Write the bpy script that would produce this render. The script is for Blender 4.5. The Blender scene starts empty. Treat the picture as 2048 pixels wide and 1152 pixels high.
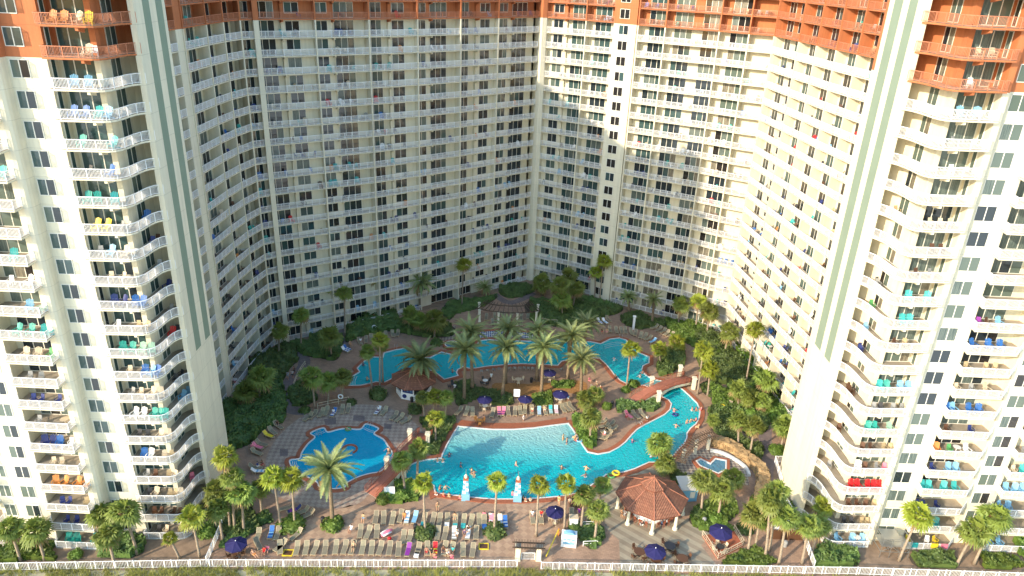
import bpy, bmesh, math, random
from mathutils import Vector, Matrix
R = math.radians
random.seed(7)
S = bpy.context.scene
COL = S.collection
# ------------------------------------------------------------------ camera
F_PX, PITCH, ROLL, HC = 1461.8, R(23.941), R(2.389), 69.97
cam = bpy.data.cameras.new('camera'); cam_o = bpy.data.objects.new('camera', cam); COL.objects.link(cam_o)
cam.sensor_width = 36.0; cam.lens = F_PX/2048*36; cam.clip_start = 0.5; cam.clip_end = 2000
right0 = Vector((1,0,0)); fwd = Vector((0,math.cos(PITCH),-math.sin(PITCH))); up0 = Vector((0,math.sin(PITCH),math.cos(PITCH)))
cr, sr = math.cos(ROLL), math.sin(ROLL)
rgt = right0*cr + up0*(sr); upv = up0*cr - right0*sr
M = Matrix((rgt, upv, -fwd)).transposed().to_4x4(); M.translation = Vector((0,0,HC))
cam_o.matrix_world = M
S.camera = cam_o
# ------------------------------------------------------------------ light
SUN_AZ, SUN_EL = R(41), R(23)          # light travels towards +x +y
w = bpy.data.worlds.new('World'); S.world = w; w.use_nodes = True
nt = w.node_tree; bg = nt.nodes['Background']; sky = nt.nodes.new('ShaderNodeTexSky')
sky.sky_type = 'NISHITA'; sky.sun_disc = False; sky.sun_elevation = SUN_EL
sky.sun_rotation = R(270)-SUN_AZ; sky.air_density = 2.2; sky.dust_density = 2.0; sky.ozone_density = 7.0
nt.links.new(sky.outputs[0], bg.inputs[0]); bg.inputs[1].default_value = 0.15
sl = bpy.data.lights.new('sun', 'SUN'); sl.energy = 2.0; sl.angle = R(0.5); sl.color = (1.0, 0.84, 0.64)
so = bpy.data.objects.new('sun', sl); COL.objects.link(so); so.location = (-60,-60,120)
d = Vector((math.cos(SUN_AZ)*math.cos(SUN_EL), math.sin(SUN_AZ)*math.cos(SUN_EL), -math.sin(SUN_EL)))
so.rotation_euler = d.to_track_quat('-Z','Y').to_euler()
S.view_settings.view_transform = 'Standard'; S.view_settings.look = 'None'
S.view_settings.exposure = 1.78; S.view_settings.gamma = 1.0
# ------------------------------------------------------------------ pixel of the photo -> point of the place
CR = {'A':(560,560,3.84),'B':(860,560,3.84),'C':(1160,560,3.84),'D':(560,820,3.84),'E':(860,820,3.84),'F':(1160,820,3.84),
      'L':(0,768,3.),'G':(420,768,3.),'H':(840,768,3.),'I':(1200,768,3.),'J':(1536,768,3.),'M':(480,384,3.),'N':(1024,384,3.),'P':(0,0,1.)}
def ray(c, x, y):
    ox, oy, s = CR[c]; a = ox+x/s-1024; b = oy+y/s-576
    u = cr*a+sr*b; v = -sr*a+cr*b
    return right0*(u/F_PX) + fwd + up0*(-v/F_PX)
def at(c, x, y, Z=0.0):
    d = ray(c,x,y); t = (Z-HC)/d.z; return Vector((d.x*t, d.y*t, Z))
def atY(c, x, y, Y):
    d = ray(c,x,y); t = Y/d.y; return Vector((d.x*t, Y, HC+d.z*t))
def poly(c, pts, Z=0.0): return [at(c,x,y,Z).xy for x,y in pts]
def pxm(Y, Z=0): return F_PX/(Y*math.cos(PITCH)+(HC-Z)*math.sin(PITCH))   # photo pixels per metre
def smooth(pts, n=4, closed=True):
    out = []; N = len(pts)
    for i in range(N if closed else N-1):
        g = (lambda k: pts[k % N]) if closed else (lambda k: pts[min(max(k,0),N-1)])
        p0,p1,p2,p3 = g(i-1),g(i),g(i+1),g(i+2)
        for k in range(n):
            t = k/n
            out.append(0.5*((2*p1)+(p2-p0)*t+(2*p0-5*p1+4*p2-p3)*t*t+(3*p1-p0-3*p2+p3)*t**3))
    if not closed: out.append(pts[-1])
    return out
def area(p): return 0.5*sum(p[i-1].x*p[i].y-p[i].x*p[i-1].y for i in range(len(p)))
def offset(p, dist, closed=True):
    """offset a ccw polygon outward by dist (polyline: to its right)"""
    out = []; N = len(p)
    for i in range(N):
        a = p[i-1] if (closed or i>0) else None; b = p[i]; c = p[(i+1)%N] if (closed or i<N-1) else None
        ns = []
        for s,e in ((a,b),(b,c)):
            if s is None or e is None: continue
            t = e-s
            if t.length < 1e-6: continue
            t = t.normalized(); ns.append(Vector((t.y,-t.x)))
        n = sum(ns, Vector((0,0)))
        if n.length < 1e-6: n = ns[0]
        n.normalize(); k = 1/max(0.5, n.dot(ns[0])); out.append(b+n*dist*k)
    return out
def inside(p, x, y):
    c = False; j = len(p)-1
    for i in range(len(p)):
        if (p[i].y > y) != (p[j].y > y) and x < (p[j].x-p[i].x)*(y-p[i].y)/(p[j].y-p[i].y)+p[i].x: c = not c
        j = i
    return c
# ------------------------------------------------------------------ materials
MATS = {}
def mat(name, col, rough=0.8, metal=0.0, noise=None, bump=None, spec=0.5, trans=0.0, rnd=0.0, var=None):
    m = bpy.data.materials.new(name); m.use_nodes = True; nt = m.node_tree; b = nt.nodes['Principled BSDF']
    b.inputs['Base Color'].default_value = (*col,1); b.inputs['Roughness'].default_value = rough
    b.inputs['Metallic'].default_value = metal; b.inputs['Specular IOR Level'].default_value = spec
    src = None
    if noise or rnd:
        hs = nt.nodes.new('ShaderNodeHueSaturation'); hs.inputs['Color'].default_value = (*col,1)
        val = None
        if noise:
            sc, amt = noise
            tc = nt.nodes.new('ShaderNodeTexCoord'); n = nt.nodes.new('ShaderNodeTexNoise'); n.inputs['Scale'].default_value = sc
            n.inputs['Detail'].default_value = 5; n.inputs['Roughness'].default_value = 0.65
            geo = nt.nodes.new('ShaderNodeNewGeometry'); nt.links.new(geo.outputs['Position'], n.inputs['Vector'])
            mr = nt.nodes.new('ShaderNodeMapRange'); mr.inputs[1].default_value=0.3; mr.inputs[2].default_value=0.7
            mr.inputs[3].default_value = 1-amt; mr.inputs[4].default_value = 1+amt
            nt.links.new(n.outputs[0], mr.inputs[0]); val = mr.outputs[0]
        if rnd:
            oi = nt.nodes.new('ShaderNodeObjectInfo'); m2 = nt.nodes.new('ShaderNodeMapRange')
            m2.inputs[3].default_value = 1-rnd; m2.inputs[4].default_value = 1+rnd
            nt.links.new(oi.outputs['Random'], m2.inputs[0])
            m3 = nt.nodes.new('ShaderNodeMapRange'); m3.inputs[3].default_value = 0.5-rnd*0.06; m3.inputs[4].default_value = 0.5+rnd*0.08
            nt.links.new(oi.outputs['Random'], m3.inputs[0]); nt.links.new(m3.outputs[0], hs.inputs['Hue'])
            if val:
                mm = nt.nodes.new('ShaderNodeMath'); mm.operation = 'MULTIPLY'; nt.links.new(val, mm.inputs[0]); nt.links.new(m2.outputs[0], mm.inputs[1]); val = mm.outputs[0]
            else: val = m2.outputs[0]
        nt.links.new(val, hs.inputs['Value']); nt.links.new(hs.outputs[0], b.inputs['Base Color']); src = hs.outputs[0]
    if bump:
        sc, st = bump; n = nt.nodes.new('ShaderNodeTexNoise'); n.inputs['Scale'].default_value = sc
        geo = nt.nodes.new('ShaderNodeNewGeometry'); nt.links.new(geo.outputs['Position'], n.inputs['Vector'])
        bp = nt.nodes.new('ShaderNodeBump'); bp.inputs['Strength'].default_value = st; bp.inputs['Distance'].default_value = 0.05
        nt.links.new(n.outputs[0], bp.inputs['Height']); nt.links.new(bp.outputs[0], b.inputs['Normal'])
    if trans:
        t = nt.nodes.new('ShaderNodeBsdfTranslucent'); t.inputs[0].default_value = (*[min(1,c*1.6) for c in col],1)
        if src: nt.links.new(src, t.inputs[0])
        mx = nt.nodes.new('ShaderNodeMixShader'); mx.inputs[0].default_value = trans
        nt.links.new(b.outputs[0], mx.inputs[1]); nt.links.new(t.outputs[0], mx.inputs[2])
        nt.links.new(mx.outputs[0], nt.nodes['Material Output'].inputs[0])
    MATS[name] = m; return m
mat('cream', (0.67,0.62,0.475), 0.85, noise=(0.35,0.04), bump=(6,0.15))
def weather(m, amt, joint=True):
    # rain streaks below the slabs and faint stucco joints, as stains on the wall itself
    nt = m.node_tree; hs = [n for n in nt.nodes if n.type=='HUE_SAT'][0]; g = nt.nodes.new('ShaderNodeNewGeometry')
    mp = nt.nodes.new('ShaderNodeMapping'); mp.inputs['Scale'].default_value = (1.6,1.6,0.07); nt.links.new(g.outputs['Position'], mp.inputs[0])
    n = nt.nodes.new('ShaderNodeTexNoise'); n.inputs['Scale'].default_value = 1.0; n.inputs['Detail'].default_value = 6; n.inputs['Roughness'].default_value = 0.7; nt.links.new(mp.outputs[0], n.inputs[0])
    mr = nt.nodes.new('ShaderNodeMapRange'); mr.inputs[1].default_value=.42; mr.inputs[2].default_value=.66; mr.inputs[3].default_value=1.03; mr.inputs[4].default_value=1-amt; nt.links.new(n.outputs[0], mr.inputs[0])
    sx = nt.nodes.new('ShaderNodeSeparateXYZ'); nt.links.new(g.outputs['Position'], sx.inputs[0])
    md = nt.nodes.new('ShaderNodeMath'); md.operation='MODULO'; md.inputs[1].default_value=3.0
    ad = nt.nodes.new('ShaderNodeMath'); ad.operation='ADD'; ad.inputs[1].default_value=30.2; nt.links.new(sx.outputs[2], ad.inputs[0]); nt.links.new(ad.outputs[0], md.inputs[0])
    lt = nt.nodes.new('ShaderNodeMath'); lt.operation='LESS_THAN'; lt.inputs[1].default_value=0.05; nt.links.new(md.outputs[0], lt.inputs[0])
    mj = nt.nodes.new('ShaderNodeMath'); mj.operation='MULTIPLY_ADD'; mj.inputs[1].default_value=-0.22; mj.inputs[2].default_value=1.0; nt.links.new(lt.outputs[0], mj.inputs[0])
    old = hs.inputs['Value'].links[0].from_socket
    a = nt.nodes.new('ShaderNodeMath'); a.operation='MULTIPLY'; nt.links.new(old,a.inputs[0]); nt.links.new(mr.outputs[0],a.inputs[1])
    b = nt.nodes.new('ShaderNodeMath'); b.operation='MULTIPLY'; nt.links.new(a.outputs[0],b.inputs[0]); nt.links.new(mj.outputs[0],b.inputs[1]); nt.links.new(b.outputs[0],hs.inputs['Value'])
weather(MATS['cream'],0.10)
mat('terracotta_paint', (0.44,0.145,0.055), 0.85, noise=(0.35,0.08), bump=(6,0.15))
weather(MATS['terracotta_paint'],0.15)
mat('white_paint', (0.84,0.84,0.83), 0.45)
mat('salmon_paint', (0.50,0.19,0.10), 0.5)
mat('floor_tile', (0.33,0.28,0.22), 0.8, noise=(1.2,0.15))
mat('sage', (0.20,0.255,0.19), 0.85, noise=(0.4,0.05))
mat('frame_white', (0.72,0.70,0.62), 0.5)
mat('glass_dark', (0.02,0.03,0.038), 0.05, spec=0.9)
mat('glass_teal', (0.045,0.085,0.085), 0.08, spec=0.9)
mat('glass_green', (0.10,0.135,0.115), 0.10, spec=0.8)
mat('glass_brown', (0.022,0.02,0.02), 0.08, spec=0.8)
def curtain(name, a, b):
    m = mat(name, a, 0.35, spec=0.8); nt = m.node_tree
    tc = nt.nodes.new('ShaderNodeNewGeometry'); wv = nt.nodes.new('ShaderNodeTexNoise'); mp = nt.nodes.new('ShaderNodeMapping')
    mp.inputs['Scale'].default_value = (9,9,0.12); nt.links.new(tc.outputs['Position'], mp.inputs[0]); nt.links.new(mp.outputs[0], wv.inputs['Vector'])
    cp = nt.nodes.new('ShaderNodeValToRGB'); cp.color_ramp.elements[0].position = .4; cp.color_ramp.elements[1].position = .6
    cp.color_ramp.elements[0].color = (*a,1); cp.color_ramp.elements[1].color = (*b,1)
    nt.links.new(wv.outputs[0], cp.inputs[0]); nt.links.new(cp.outputs[0], nt.nodes['Principled BSDF'].inputs['Base Color'])
curtain('glass_curtain', (0.03,0.055,0.055), (0.16,0.20,0.18))
curtain('glass_drape', (0.03,0.03,0.025), (0.30,0.27,0.20))
GL = ['glass_dark','glass_teal','glass_green','glass_brown','glass_curtain','glass_drape']
mat('brick_coping', (0.30,0.095,0.045), 0.7, noise=(3,0.2))
mat('white_tile', (0.62,0.63,0.60), 0.4)
mat('bark', (0.30,0.235,0.17), 0.9, noise=(4,0.3), bump=(14,0.8))
mat('date_bark', (0.20,0.145,0.09), 0.9, noise=(5,0.35), bump=(10,1.0))
mat('fan_leaf', (0.20,0.245,0.045), 0.55, noise=(1.5,0.25), trans=0.3, rnd=0.25)
mat('fan_leaf_bright', (0.28,0.32,0.035), 0.5, noise=(1.5,0.25), trans=0.35, rnd=0.2)
mat('date_leaf', (0.25,0.29,0.11), 0.45, noise=(1.2,0.25), trans=0.25, rnd=0.15)
mat('dry_leaf', (0.30,0.21,0.09), 0.8, noise=(2,0.25), trans=0.2)
mat('shrub_leaf', (0.10,0.15,0.035), 0.6, noise=(0.8,0.45), trans=0.2, rnd=0.2)
mat('shrub_bright', (0.13,0.20,0.03), 0.6, noise=(0.8,0.4), trans=0.3, rnd=0.2)
mat('dune_leaf', (0.34,0.34,0.09), 0.7, noise=(0.5,0.5), trans=0.3)
mat('soil', (0.07,0.055,0.035), 0.95, noise=(1.5,0.3))
mat('mulch', (0.30,0.15,0.05), 0.95, noise=(2.5,0.35), bump=(8,0.6))
mat('sand', (0.36,0.32,0.20), 0.95, noise=(0.8,0.25))
mat('beach_bounce_sand', (0.72,0.69,0.62), 0.95, noise=(0.3,0.1))  # white sand kept bright for the light it throws back
mat('dirt', (0.25,0.17,0.11), 0.95, noise=(0.7,0.3))
mat('navy_fabric', (0.012,0.010,0.08), 0.8, noise=(2,0.1))
mat('lounger_sling', (0.22,0.19,0.125), 0.8, noise=(2.5,0.12), rnd=0.12)
mat('lounger_frame', (0.50,0.40,0.25), 0.5)
mat('wood_dark', (0.085,0.055,0.035), 0.7)
mat('wood_red', (0.34,0.10,0.05), 0.7, noise=(3,0.2))
mat('roof_tile_base', (0.33,0.12,0.06), 0.8)
mat('ridge', (0.36,0.14,0.08), 0.8, noise=(4,0.2))
mat('stone_gold', (0.32,0.21,0.10), 0.9, noise=(1.3,0.55), bump=(3,1.0))
mat('bronze', (0.06,0.035,0.025), 0.5)
mat('metal', (0.45,0.46,0.46), 0.35, metal=0.8)
mat('pool_blue', (0.16,0.38,0.55), 0.5)
mat('roof_grey', (0.42,0.41,0.37), 0.7)
mat('black', (0.015,0.015,0.017), 0.5)
mat('skin_a', (0.50,0.27,0.17), 0.55, rnd=0.25)
mat('hair', (0.05,0.028,0.014), 0.6, rnd=0.6)
COLS = {'teal':(0.02,0.32,0.26),'turquoise':(0.04,0.38,0.37),'pale green':(0.30,0.50,0.36),'blue':(0.025,0.13,0.40),'navy':(0.02,0.035,0.16),
 'light blue':(0.20,0.42,0.60),'white':(0.75,0.75,0.73),'tan':(0.42,0.32,0.18),'brown':(0.10,0.045,0.022),'dark grey':(0.045,0.045,0.048),
 'grey':(0.28,0.28,0.27),'red':(0.55,0.01,0.012),'orange':(0.60,0.24,0.06),'yellow':(0.70,0.52,0.03),'green':(0.08,0.30,0.10),'purple':(0.22,0.03,0.25),
 'pink':(0.70,0.18,0.25),'beige':(0.58,0.48,0.34),'black':(0.02,0.02,0.022)}
for k,v in COLS.items(): mat('c_'+k.replace(' ','_'), v, 0.5)
def cm(k): return MATS['c_'+k.replace(' ','_')]
# tiled roof: corrugation by position is set per roof face in object uv
def tile_mat():
    m = mat('roof_tile', (0.36,0.13,0.065), 0.8); nt = m.node_tree; b = nt.nodes['Principled BSDF']
    uv = nt.nodes.new('ShaderNodeUVMap'); br = nt.nodes.new('ShaderNodeTexBrick'); br.offset = 0.0
    br.inputs['Color1'].default_value = (0.30,0.135,0.075,1); br.inputs['Color2'].default_value = (0.22,0.092,0.05,1); br.inputs['Mortar'].default_value = (0.17,0.055,0.03,1)
    br.inputs['Scale'].default_value = 1; br.inputs['Brick Width'].default_value = 0.24; br.inputs['Row Height'].default_value = 0.42; br.inputs['Mortar Size'].default_value = 0.035
    nt.links.new(uv.outputs[0], br.inputs[0])
    wv = nt.nodes.new('ShaderNodeTexWave'); wv.bands_direction = 'X'; wv.inputs['Scale'].default_value = 1/0.24*0.318*1.0; nt.links.new(uv.outputs[0], wv.inputs[0])
    bp = nt.nodes.new('ShaderNodeBump'); bp.inputs['Distance'].default_value = 0.06; bp.inputs['Strength'].default_value = 0.8
    nt.links.new(wv.outputs[0], bp.inputs['Height']); nt.links.new(bp.outputs[0], b.inputs['Normal'])
    n = nt.nodes.new('ShaderNodeTexNoise'); n.inputs['Scale'].default_value = 0.9; n.inputs['Detail'].default_value = 4; nt.links.new(uv.outputs[0], n.inputs[0])
    mr = nt.nodes.new('ShaderNodeMapRange'); mr.inputs[1].default_value=.3; mr.inputs[2].default_value=.7; mr.inputs[3].default_value=.7; mr.inputs[4].default_value=1.25
    hs = nt.nodes.new('ShaderNodeHueSaturation'); nt.links.new(n.outputs[0], mr.inputs[0]); nt.links.new(mr.outputs[0], hs.inputs['Value'])
    nt.links.new(br.outputs[0], hs.inputs['Color']); nt.links.new(hs.outputs[0], b.inputs['Base Color'])
tile_mat()
def paving(name, c1, c2, sx, sy, rot=0, dirt=0.25, mode='brick', mort=None):
    m = mat(name, c1, 0.8); nt = m.node_tree; b = nt.nodes['Principled BSDF']
    g = nt.nodes.new('ShaderNodeNewGeometry'); mp = nt.nodes.new('ShaderNodeMapping'); mp.inputs['Rotation'].default_value = (0,0,rot)
    nt.links.new(g.outputs['Position'], mp.inputs[0])
    if mode == 'brick':
        t = nt.nodes.new('ShaderNodeTexBrick'); t.inputs['Scale'].default_value = 1; t.inputs['Brick Width'].default_value = sx; t.inputs['Row Height'].default_value = sy
        t.inputs['Color1'].default_value = (*c1,1); t.inputs['Color2'].default_value = (*c2,1); t.inputs['Mortar Size'].default_value = 0.012
        t.inputs['Mortar'].default_value = (*(mort or [x*0.6 for x in c1]),1); nt.links.new(mp.outputs[0], t.inputs[0]); out = t.outputs[0]
    elif mode == 'checker':
        t = nt.nodes.new('ShaderNodeTexChecker'); t.inputs['Scale'].default_value = 1/sx; t.inputs[1].default_value = (*c1,1); t.inputs[2].default_value = (*c2,1)
        nt.links.new(mp.outputs[0], t.inputs[0]); out = t.outputs[0]
    else:
        t = nt.nodes.new('ShaderNodeTexWave'); t.bands_direction = 'X'; t.inputs['Scale'].default_value = 0.314/sx; t.inputs['Distortion'].default_value = 0.0
        nt.links.new(mp.outputs[0], t.inputs[0]); cp = nt.nodes.new('ShaderNodeValToRGB'); cp.color_ramp.interpolation = 'CONSTANT'
        cp.color_ramp.elements[0].color = (*c1,1); cp.color_ramp.elements[1].position = 0.5; cp.color_ramp.elements[1].color = (*c2,1)
        nt.links.new(t.outputs[0], cp.inputs[0]); out = cp.outputs[0]
    n = nt.nodes.new('ShaderNodeTexNoise'); n.inputs['Scale'].default_value = 0.35; n.inputs['Detail'].default_value = 8; n.inputs['Roughness'].default_value=0.7; nt.links.new(g.outputs['Position'], n.inputs[0])
    mr = nt.nodes.new('ShaderNodeMapRange'); mr.inputs[1].default_value=.3; mr.inputs[2].default_value=.7; mr.inputs[3].default_value=1-dirt; mr.inputs[4].default_value=1+dirt
    hs = nt.nodes.new('ShaderNodeHueSaturation'); nt.links.new(n.outputs[0], mr.inputs[0]); nt.links.new(mr.outputs[0], hs.inputs['Value'])
    nt.links.new(out, hs.inputs['Color']); nt.links.new(hs.outputs[0], b.inputs['Base Color'])
paving('pavers', (0.36,0.225,0.145), (0.285,0.18,0.118), 0.5, 0.25, 0.3)
paving('pavers_check', (0.37,0.29,0.22), (0.28,0.20,0.155), 0.62, 0.62, 0.75, mode='checker')
paving('pavers_fine_check', (0.36,0.30,0.23), (0.17,0.13,0.11), 0.45, 0.45, 0.75, mode='checker')
paving('pavers_soft_check', (0.40,0.265,0.17), (0.33,0.212,0.137), 0.8, 0.8, 0.78, mode='checker')
paving('deck_stripes', (0.31,0.26,0.18), (0.24,0.19,0.13), 1.4, 1.4, -0.9, mode='wave')
paving('path_pavers', (0.20,0.15,0.135), (0.16,0.12,0.11), 0.4, 0.2, 0.6)
def water_mat(name, deep, shallow=None, ya=0, yb=1, bump=0.55, sc=1.15):
    m = mat(name, deep, 0.12, spec=0.5); nt = m.node_tree; b = nt.nodes['Principled BSDF']
    g = nt.nodes.new('ShaderNodeNewGeometry')
    n1 = nt.nodes.new('ShaderNodeTexNoise'); n1.inputs['Scale'].default_value = 0.9; n1.inputs['Detail'].default_value = 2; nt.links.new(g.outputs['Position'], n1.inputs[0])
    mx = nt.nodes.new('ShaderNodeMix'); mx.data_type = 'RGBA'; mx.inputs[0].default_value = 0.55
    nt.links.new(g.outputs['Position'], mx.inputs[6]); nt.links.new(n1.outputs[1], mx.inputs[7])
    vm = nt.nodes.new('ShaderNodeVectorMath'); vm.operation = 'MULTIPLY_ADD'; vm.inputs[1].default_value = (1.3,1.3,1.3); nt.links.new(n1.outputs[1], vm.inputs[0]); nt.links.new(g.outputs['Position'], vm.inputs[2])
    v = nt.nodes.new('ShaderNodeTexVoronoi'); v.feature = 'DISTANCE_TO_EDGE'; v.inputs['Scale'].default_value = sc; nt.links.new(vm.outputs[0], v.inputs[0])
    v2 = nt.nodes.new('ShaderNodeTexNoise'); v2.inputs['Scale'].default_value = sc*2.2; v2.inputs['Detail'].default_value = 3; nt.links.new(vm.outputs[0], v2.inputs[0])
    ma = nt.nodes.new('ShaderNodeMath'); ma.operation = 'SUBTRACT'; nt.links.new(v2.outputs[0], ma.inputs[0]); nt.links.new(v.outputs[0], ma.inputs[1])
    bp = nt.nodes.new('ShaderNodeBump'); bp.inputs['Distance'].default_value = 0.35; bp.inputs['Strength'].default_value = bump
    nt.links.new(ma.outputs[0], bp.inputs['Height']); nt.links.new(bp.outputs[0], b.inputs['Normal'])
    if shallow:
        sx = nt.nodes.new('ShaderNodeSeparateXYZ'); nt.links.new(g.outputs['Position'], sx.inputs[0])
        mr = nt.nodes.new('ShaderNodeMapRange'); mr.interpolation_type='SMOOTHSTEP'; mr.inputs[1].default_value = ya; mr.inputs[2].default_value = yb; nt.links.new(sx.outputs[1], mr.inputs[0])
        c = nt.nodes.new('ShaderNodeMix'); c.data_type='RGBA'; c.inputs[6].default_value = (*deep,1); c.inputs[7].default_value = (*shallow,1)
        m4 = nt.nodes.new('ShaderNodeMapRange'); m4.interpolation_type='SMOOTHSTEP'; m4.inputs[1].default_value = 8; m4.inputs[2].default_value = 14; m4.inputs[3].default_value=1; m4.inputs[4].default_value=0; nt.links.new(sx.outputs[0], m4.inputs[0])
        m5 = nt.nodes.new('ShaderNodeMapRange'); m5.inputs[1].default_value = 103; m5.inputs[2].default_value = 104; m5.inputs[3].default_value=1; m5.inputs[4].default_value=0; nt.links.new(sx.outputs[1], m5.inputs[0])
        k1 = nt.nodes.new('ShaderNodeMath'); k1.operation='MULTIPLY'; nt.links.new(mr.outputs[0],k1.inputs[0]); nt.links.new(m4.outputs[0],k1.inputs[1])
        k2 = nt.nodes.new('ShaderNodeMath'); k2.operation='MULTIPLY'; nt.links.new(k1.outputs[0],k2.inputs[0]); nt.links.new(m5.outputs[0],k2.inputs[1])
        nt.links.new(k2.outputs[0], c.inputs[0]); nt.links.new(c.outputs[2], b.inputs['Base Color'])
water_mat('water_kids', (0.0,0.30,0.48), bump=0.2)
water_mat('water_upper', (0.0,0.37,0.49), bump=0.5)
water_mat('water_wave', (0.0,0.38,0.42), (0.30,0.50,0.48), 90, 101.5, bump=0.5)
water_mat('water_spa', (0.06,0.18,0.26), bump=0.5)
# ------------------------------------------------------------------ mesh builder
class MB:
    def __init__(s): s.v=[]; s.f=[]; s.m=[]; s.uv={}
    def add(s, vs, fs, m=0):
        o = len(s.v); s.v += [tuple(v) for v in vs]
        for f in fs: s.f.append([i+o for i in f]); s.m.append(m)
    def box(s, cx, cy, cz, sx, sy, sz, rz=0, m=0):
        c, n = math.cos(rz), math.sin(rz); vs = []
        for z in (-.5,.5):
            for x,y in ((-.5,-.5),(.5,-.5),(.5,.5),(-.5,.5)):
                a, b = x*sx, y*sy; vs.append((cx+a*c-b*n, cy+a*n+b*c, cz+z*sz))
        s.add(vs, [(3,2,1,0),(4,5,6,7),(0,1,5,4),(1,2,6,5),(2,3,7,6),(3,0,4,7)], m)
    def wallbox(s, A, B, z0, z1, v0, v1, m=0):
        """box on segment A-B (2d), from offset v0 to v1 to the left of A->B"""
        A=Vector(A); B=Vector(B); t=(B-A).normalized(); n=Vector((-t.y,t.x))
        q=[A+n*v0,B+n*v0,B+n*v1,A+n*v1]
        if v1<v0: q=q[::-1]
        s.prism(q, z0, z1, m)
    def prism(s, p, z0, z1, m=0, top=None, bottom=True):
        p = [Vector(q) for q in p]
        if area(p) < 0: p = p[::-1]
        N = len(p); vs = [(q.x,q.y,z0) for q in p]+[(q.x,q.y,z1) for q in p]
        fs = [[i,(i+1)%N,N+(i+1)%N,N+i] for i in range(N)]
        s.add(vs, fs, m); o = len(s.v)-2*N
        s.f.append([o+N+i for i in range(N)]); s.m.append(m if top is None else top)
        if bottom: s.f.append([o+i for i in range(N)][::-1]); s.m.append(m)
    def bar(s, p, q, w, h=None, m=0):
        p=Vector(p); q=Vector(q); h=h or w; t=(q-p).normalized()
        a=t.cross(Vector((0,0,1))); a = Vector((1,0,0)) if a.length<1e-3 else a.normalized(); b=a.cross(t).normalized()
        vs=[]
        for e in (p,q):
            for i,j in ((-1,-1),(1,-1),(1,1),(-1,1)): vs.append(e+a*i*w/2+b*j*h/2)
        s.add(vs, [(0,1,2,3),(7,6,5,4),(0,4,5,1),(1,5,6,2),(2,6,7,3),(3,7,4,0)], m)
    def tube(s, pts, rad, n=8, m=0, caps=True):
        rings=[]; N=len(pts); pts=[Vector(p) for p in pts]
        for i,p in enumerate(pts):
            t=(pts[min(i+1,N-1)]-pts[max(i-1,0)]).normalized()
            a=t.cross(Vector((0,1,0.01))).normalized(); b=t.cross(a).normalized(); r=rad[i] if isinstance(rad,(list,tuple)) else rad
            rings.append([p+(a*math.cos(2*math.pi*k/n)+b*math.sin(2*math.pi*k/n))*r for k in range(n)])
        vs=[v for r in rings for v in r]; fs=[]
        for i in range(N-1):
            for k in range(n): fs.append([i*n+k,i*n+(k+1)%n,(i+1)*n+(k+1)%n,(i+1)*n+k])
        if caps: fs.append(list(range(n))[::-1]); fs.append([(N-1)*n+k for k in range(n)])
        s.add(vs, fs, m)
    def lathe(s, cx, cy, prof, n=10, m=0, a0=0.0):
        vs=[]; fs=[]
        for z,r in prof:
            for k in range(n): a=a0+2*math.pi*k/n; vs.append((cx+r*math.cos(a),cy+r*math.sin(a),z))
        for i in range(len(prof)-1):
            for k in range(n): fs.append([i*n+k,i*n+(k+1)%n,(i+1)*n+(k+1)%n,(i+1)*n+k])
        fs.append(list(range(n))[::-1]); fs.append([(len(prof)-1)*n+k for k in range(n)]); s.add(vs, fs, m)
    def mesh(s, name, mats, shade=False):
        me = bpy.data.meshes.new(name); me.from_pydata(s.v, [], s.f)
        for x in (mats if isinstance(mats,(list,tuple)) else [mats]): me.materials.append(MATS[x] if isinstance(x,str) else x)
        if any(s.m): me.polygons.foreach_set('material_index', s.m)
        if shade: me.polygons.foreach_set('use_smooth', [True]*len(s.f))
        me.update(); return me
    def build(s, name, mats, parent=None, loc=None, shade=False):
        return link(name, s.mesh(name, mats, shade), parent, loc)
def link(name, me, parent=None, loc=None, rz=0):
    o = bpy.data.objects.new(name, me); COL.objects.link(o)
    if parent: o.parent = parent
    if loc is not None: o.location = loc
    elif parent: o.location = (-parent.location.x, -parent.location.y, -parent.location.z)   # mesh drawn in world space
    if rz: o.rotation_euler.z = rz
    return o
def tag(o, label=None, cat=None, group=None, kind=None):
    if label: o['label'] = label
    if cat: o['category'] = cat
    if group: o['group'] = group
    if kind: o['kind'] = kind
    return o
def thing(name, label, cat, loc=(0,0,0), rz=0, group=None, scale=1):
    o = bpy.data.objects.new(name, None); COL.objects.link(o); o.location = loc; o.rotation_euler.z = rz; o.empty_display_size = .3
    o.scale = (scale,)*3
    return tag(o, label, cat, group)
def dup(root, loc, rz=0, label=None, group=None, scale=None, swap=None):
    r = root.copy(); COL.objects.link(r); r.location = loc; r.rotation_euler.z = rz
    if scale: r.scale = (scale,)*3 if not isinstance(scale,tuple) else scale
    if label: r['label'] = label
    if group: r['group'] = group
    for ch in list(root.children):
        c = ch.copy(); COL.objects.link(c); c.parent = r
        if swap and ch.data.name in swap: c.data = swap[ch.data.name]
        for g in list(ch.children): e = g.copy(); COL.objects.link(e); e.parent = c
    return r
ORD = ['first','second','third','fourth','fifth','sixth','seventh','eighth','ninth','tenth','eleventh','twelfth','thirteenth','fourteenth','fifteenth','sixteenth','seventeenth','eighteenth','nineteenth','twentieth','twenty-first','twenty-second','twenty-third','twenty-fourth','twenty-fifth','twenty-sixth']
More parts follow.
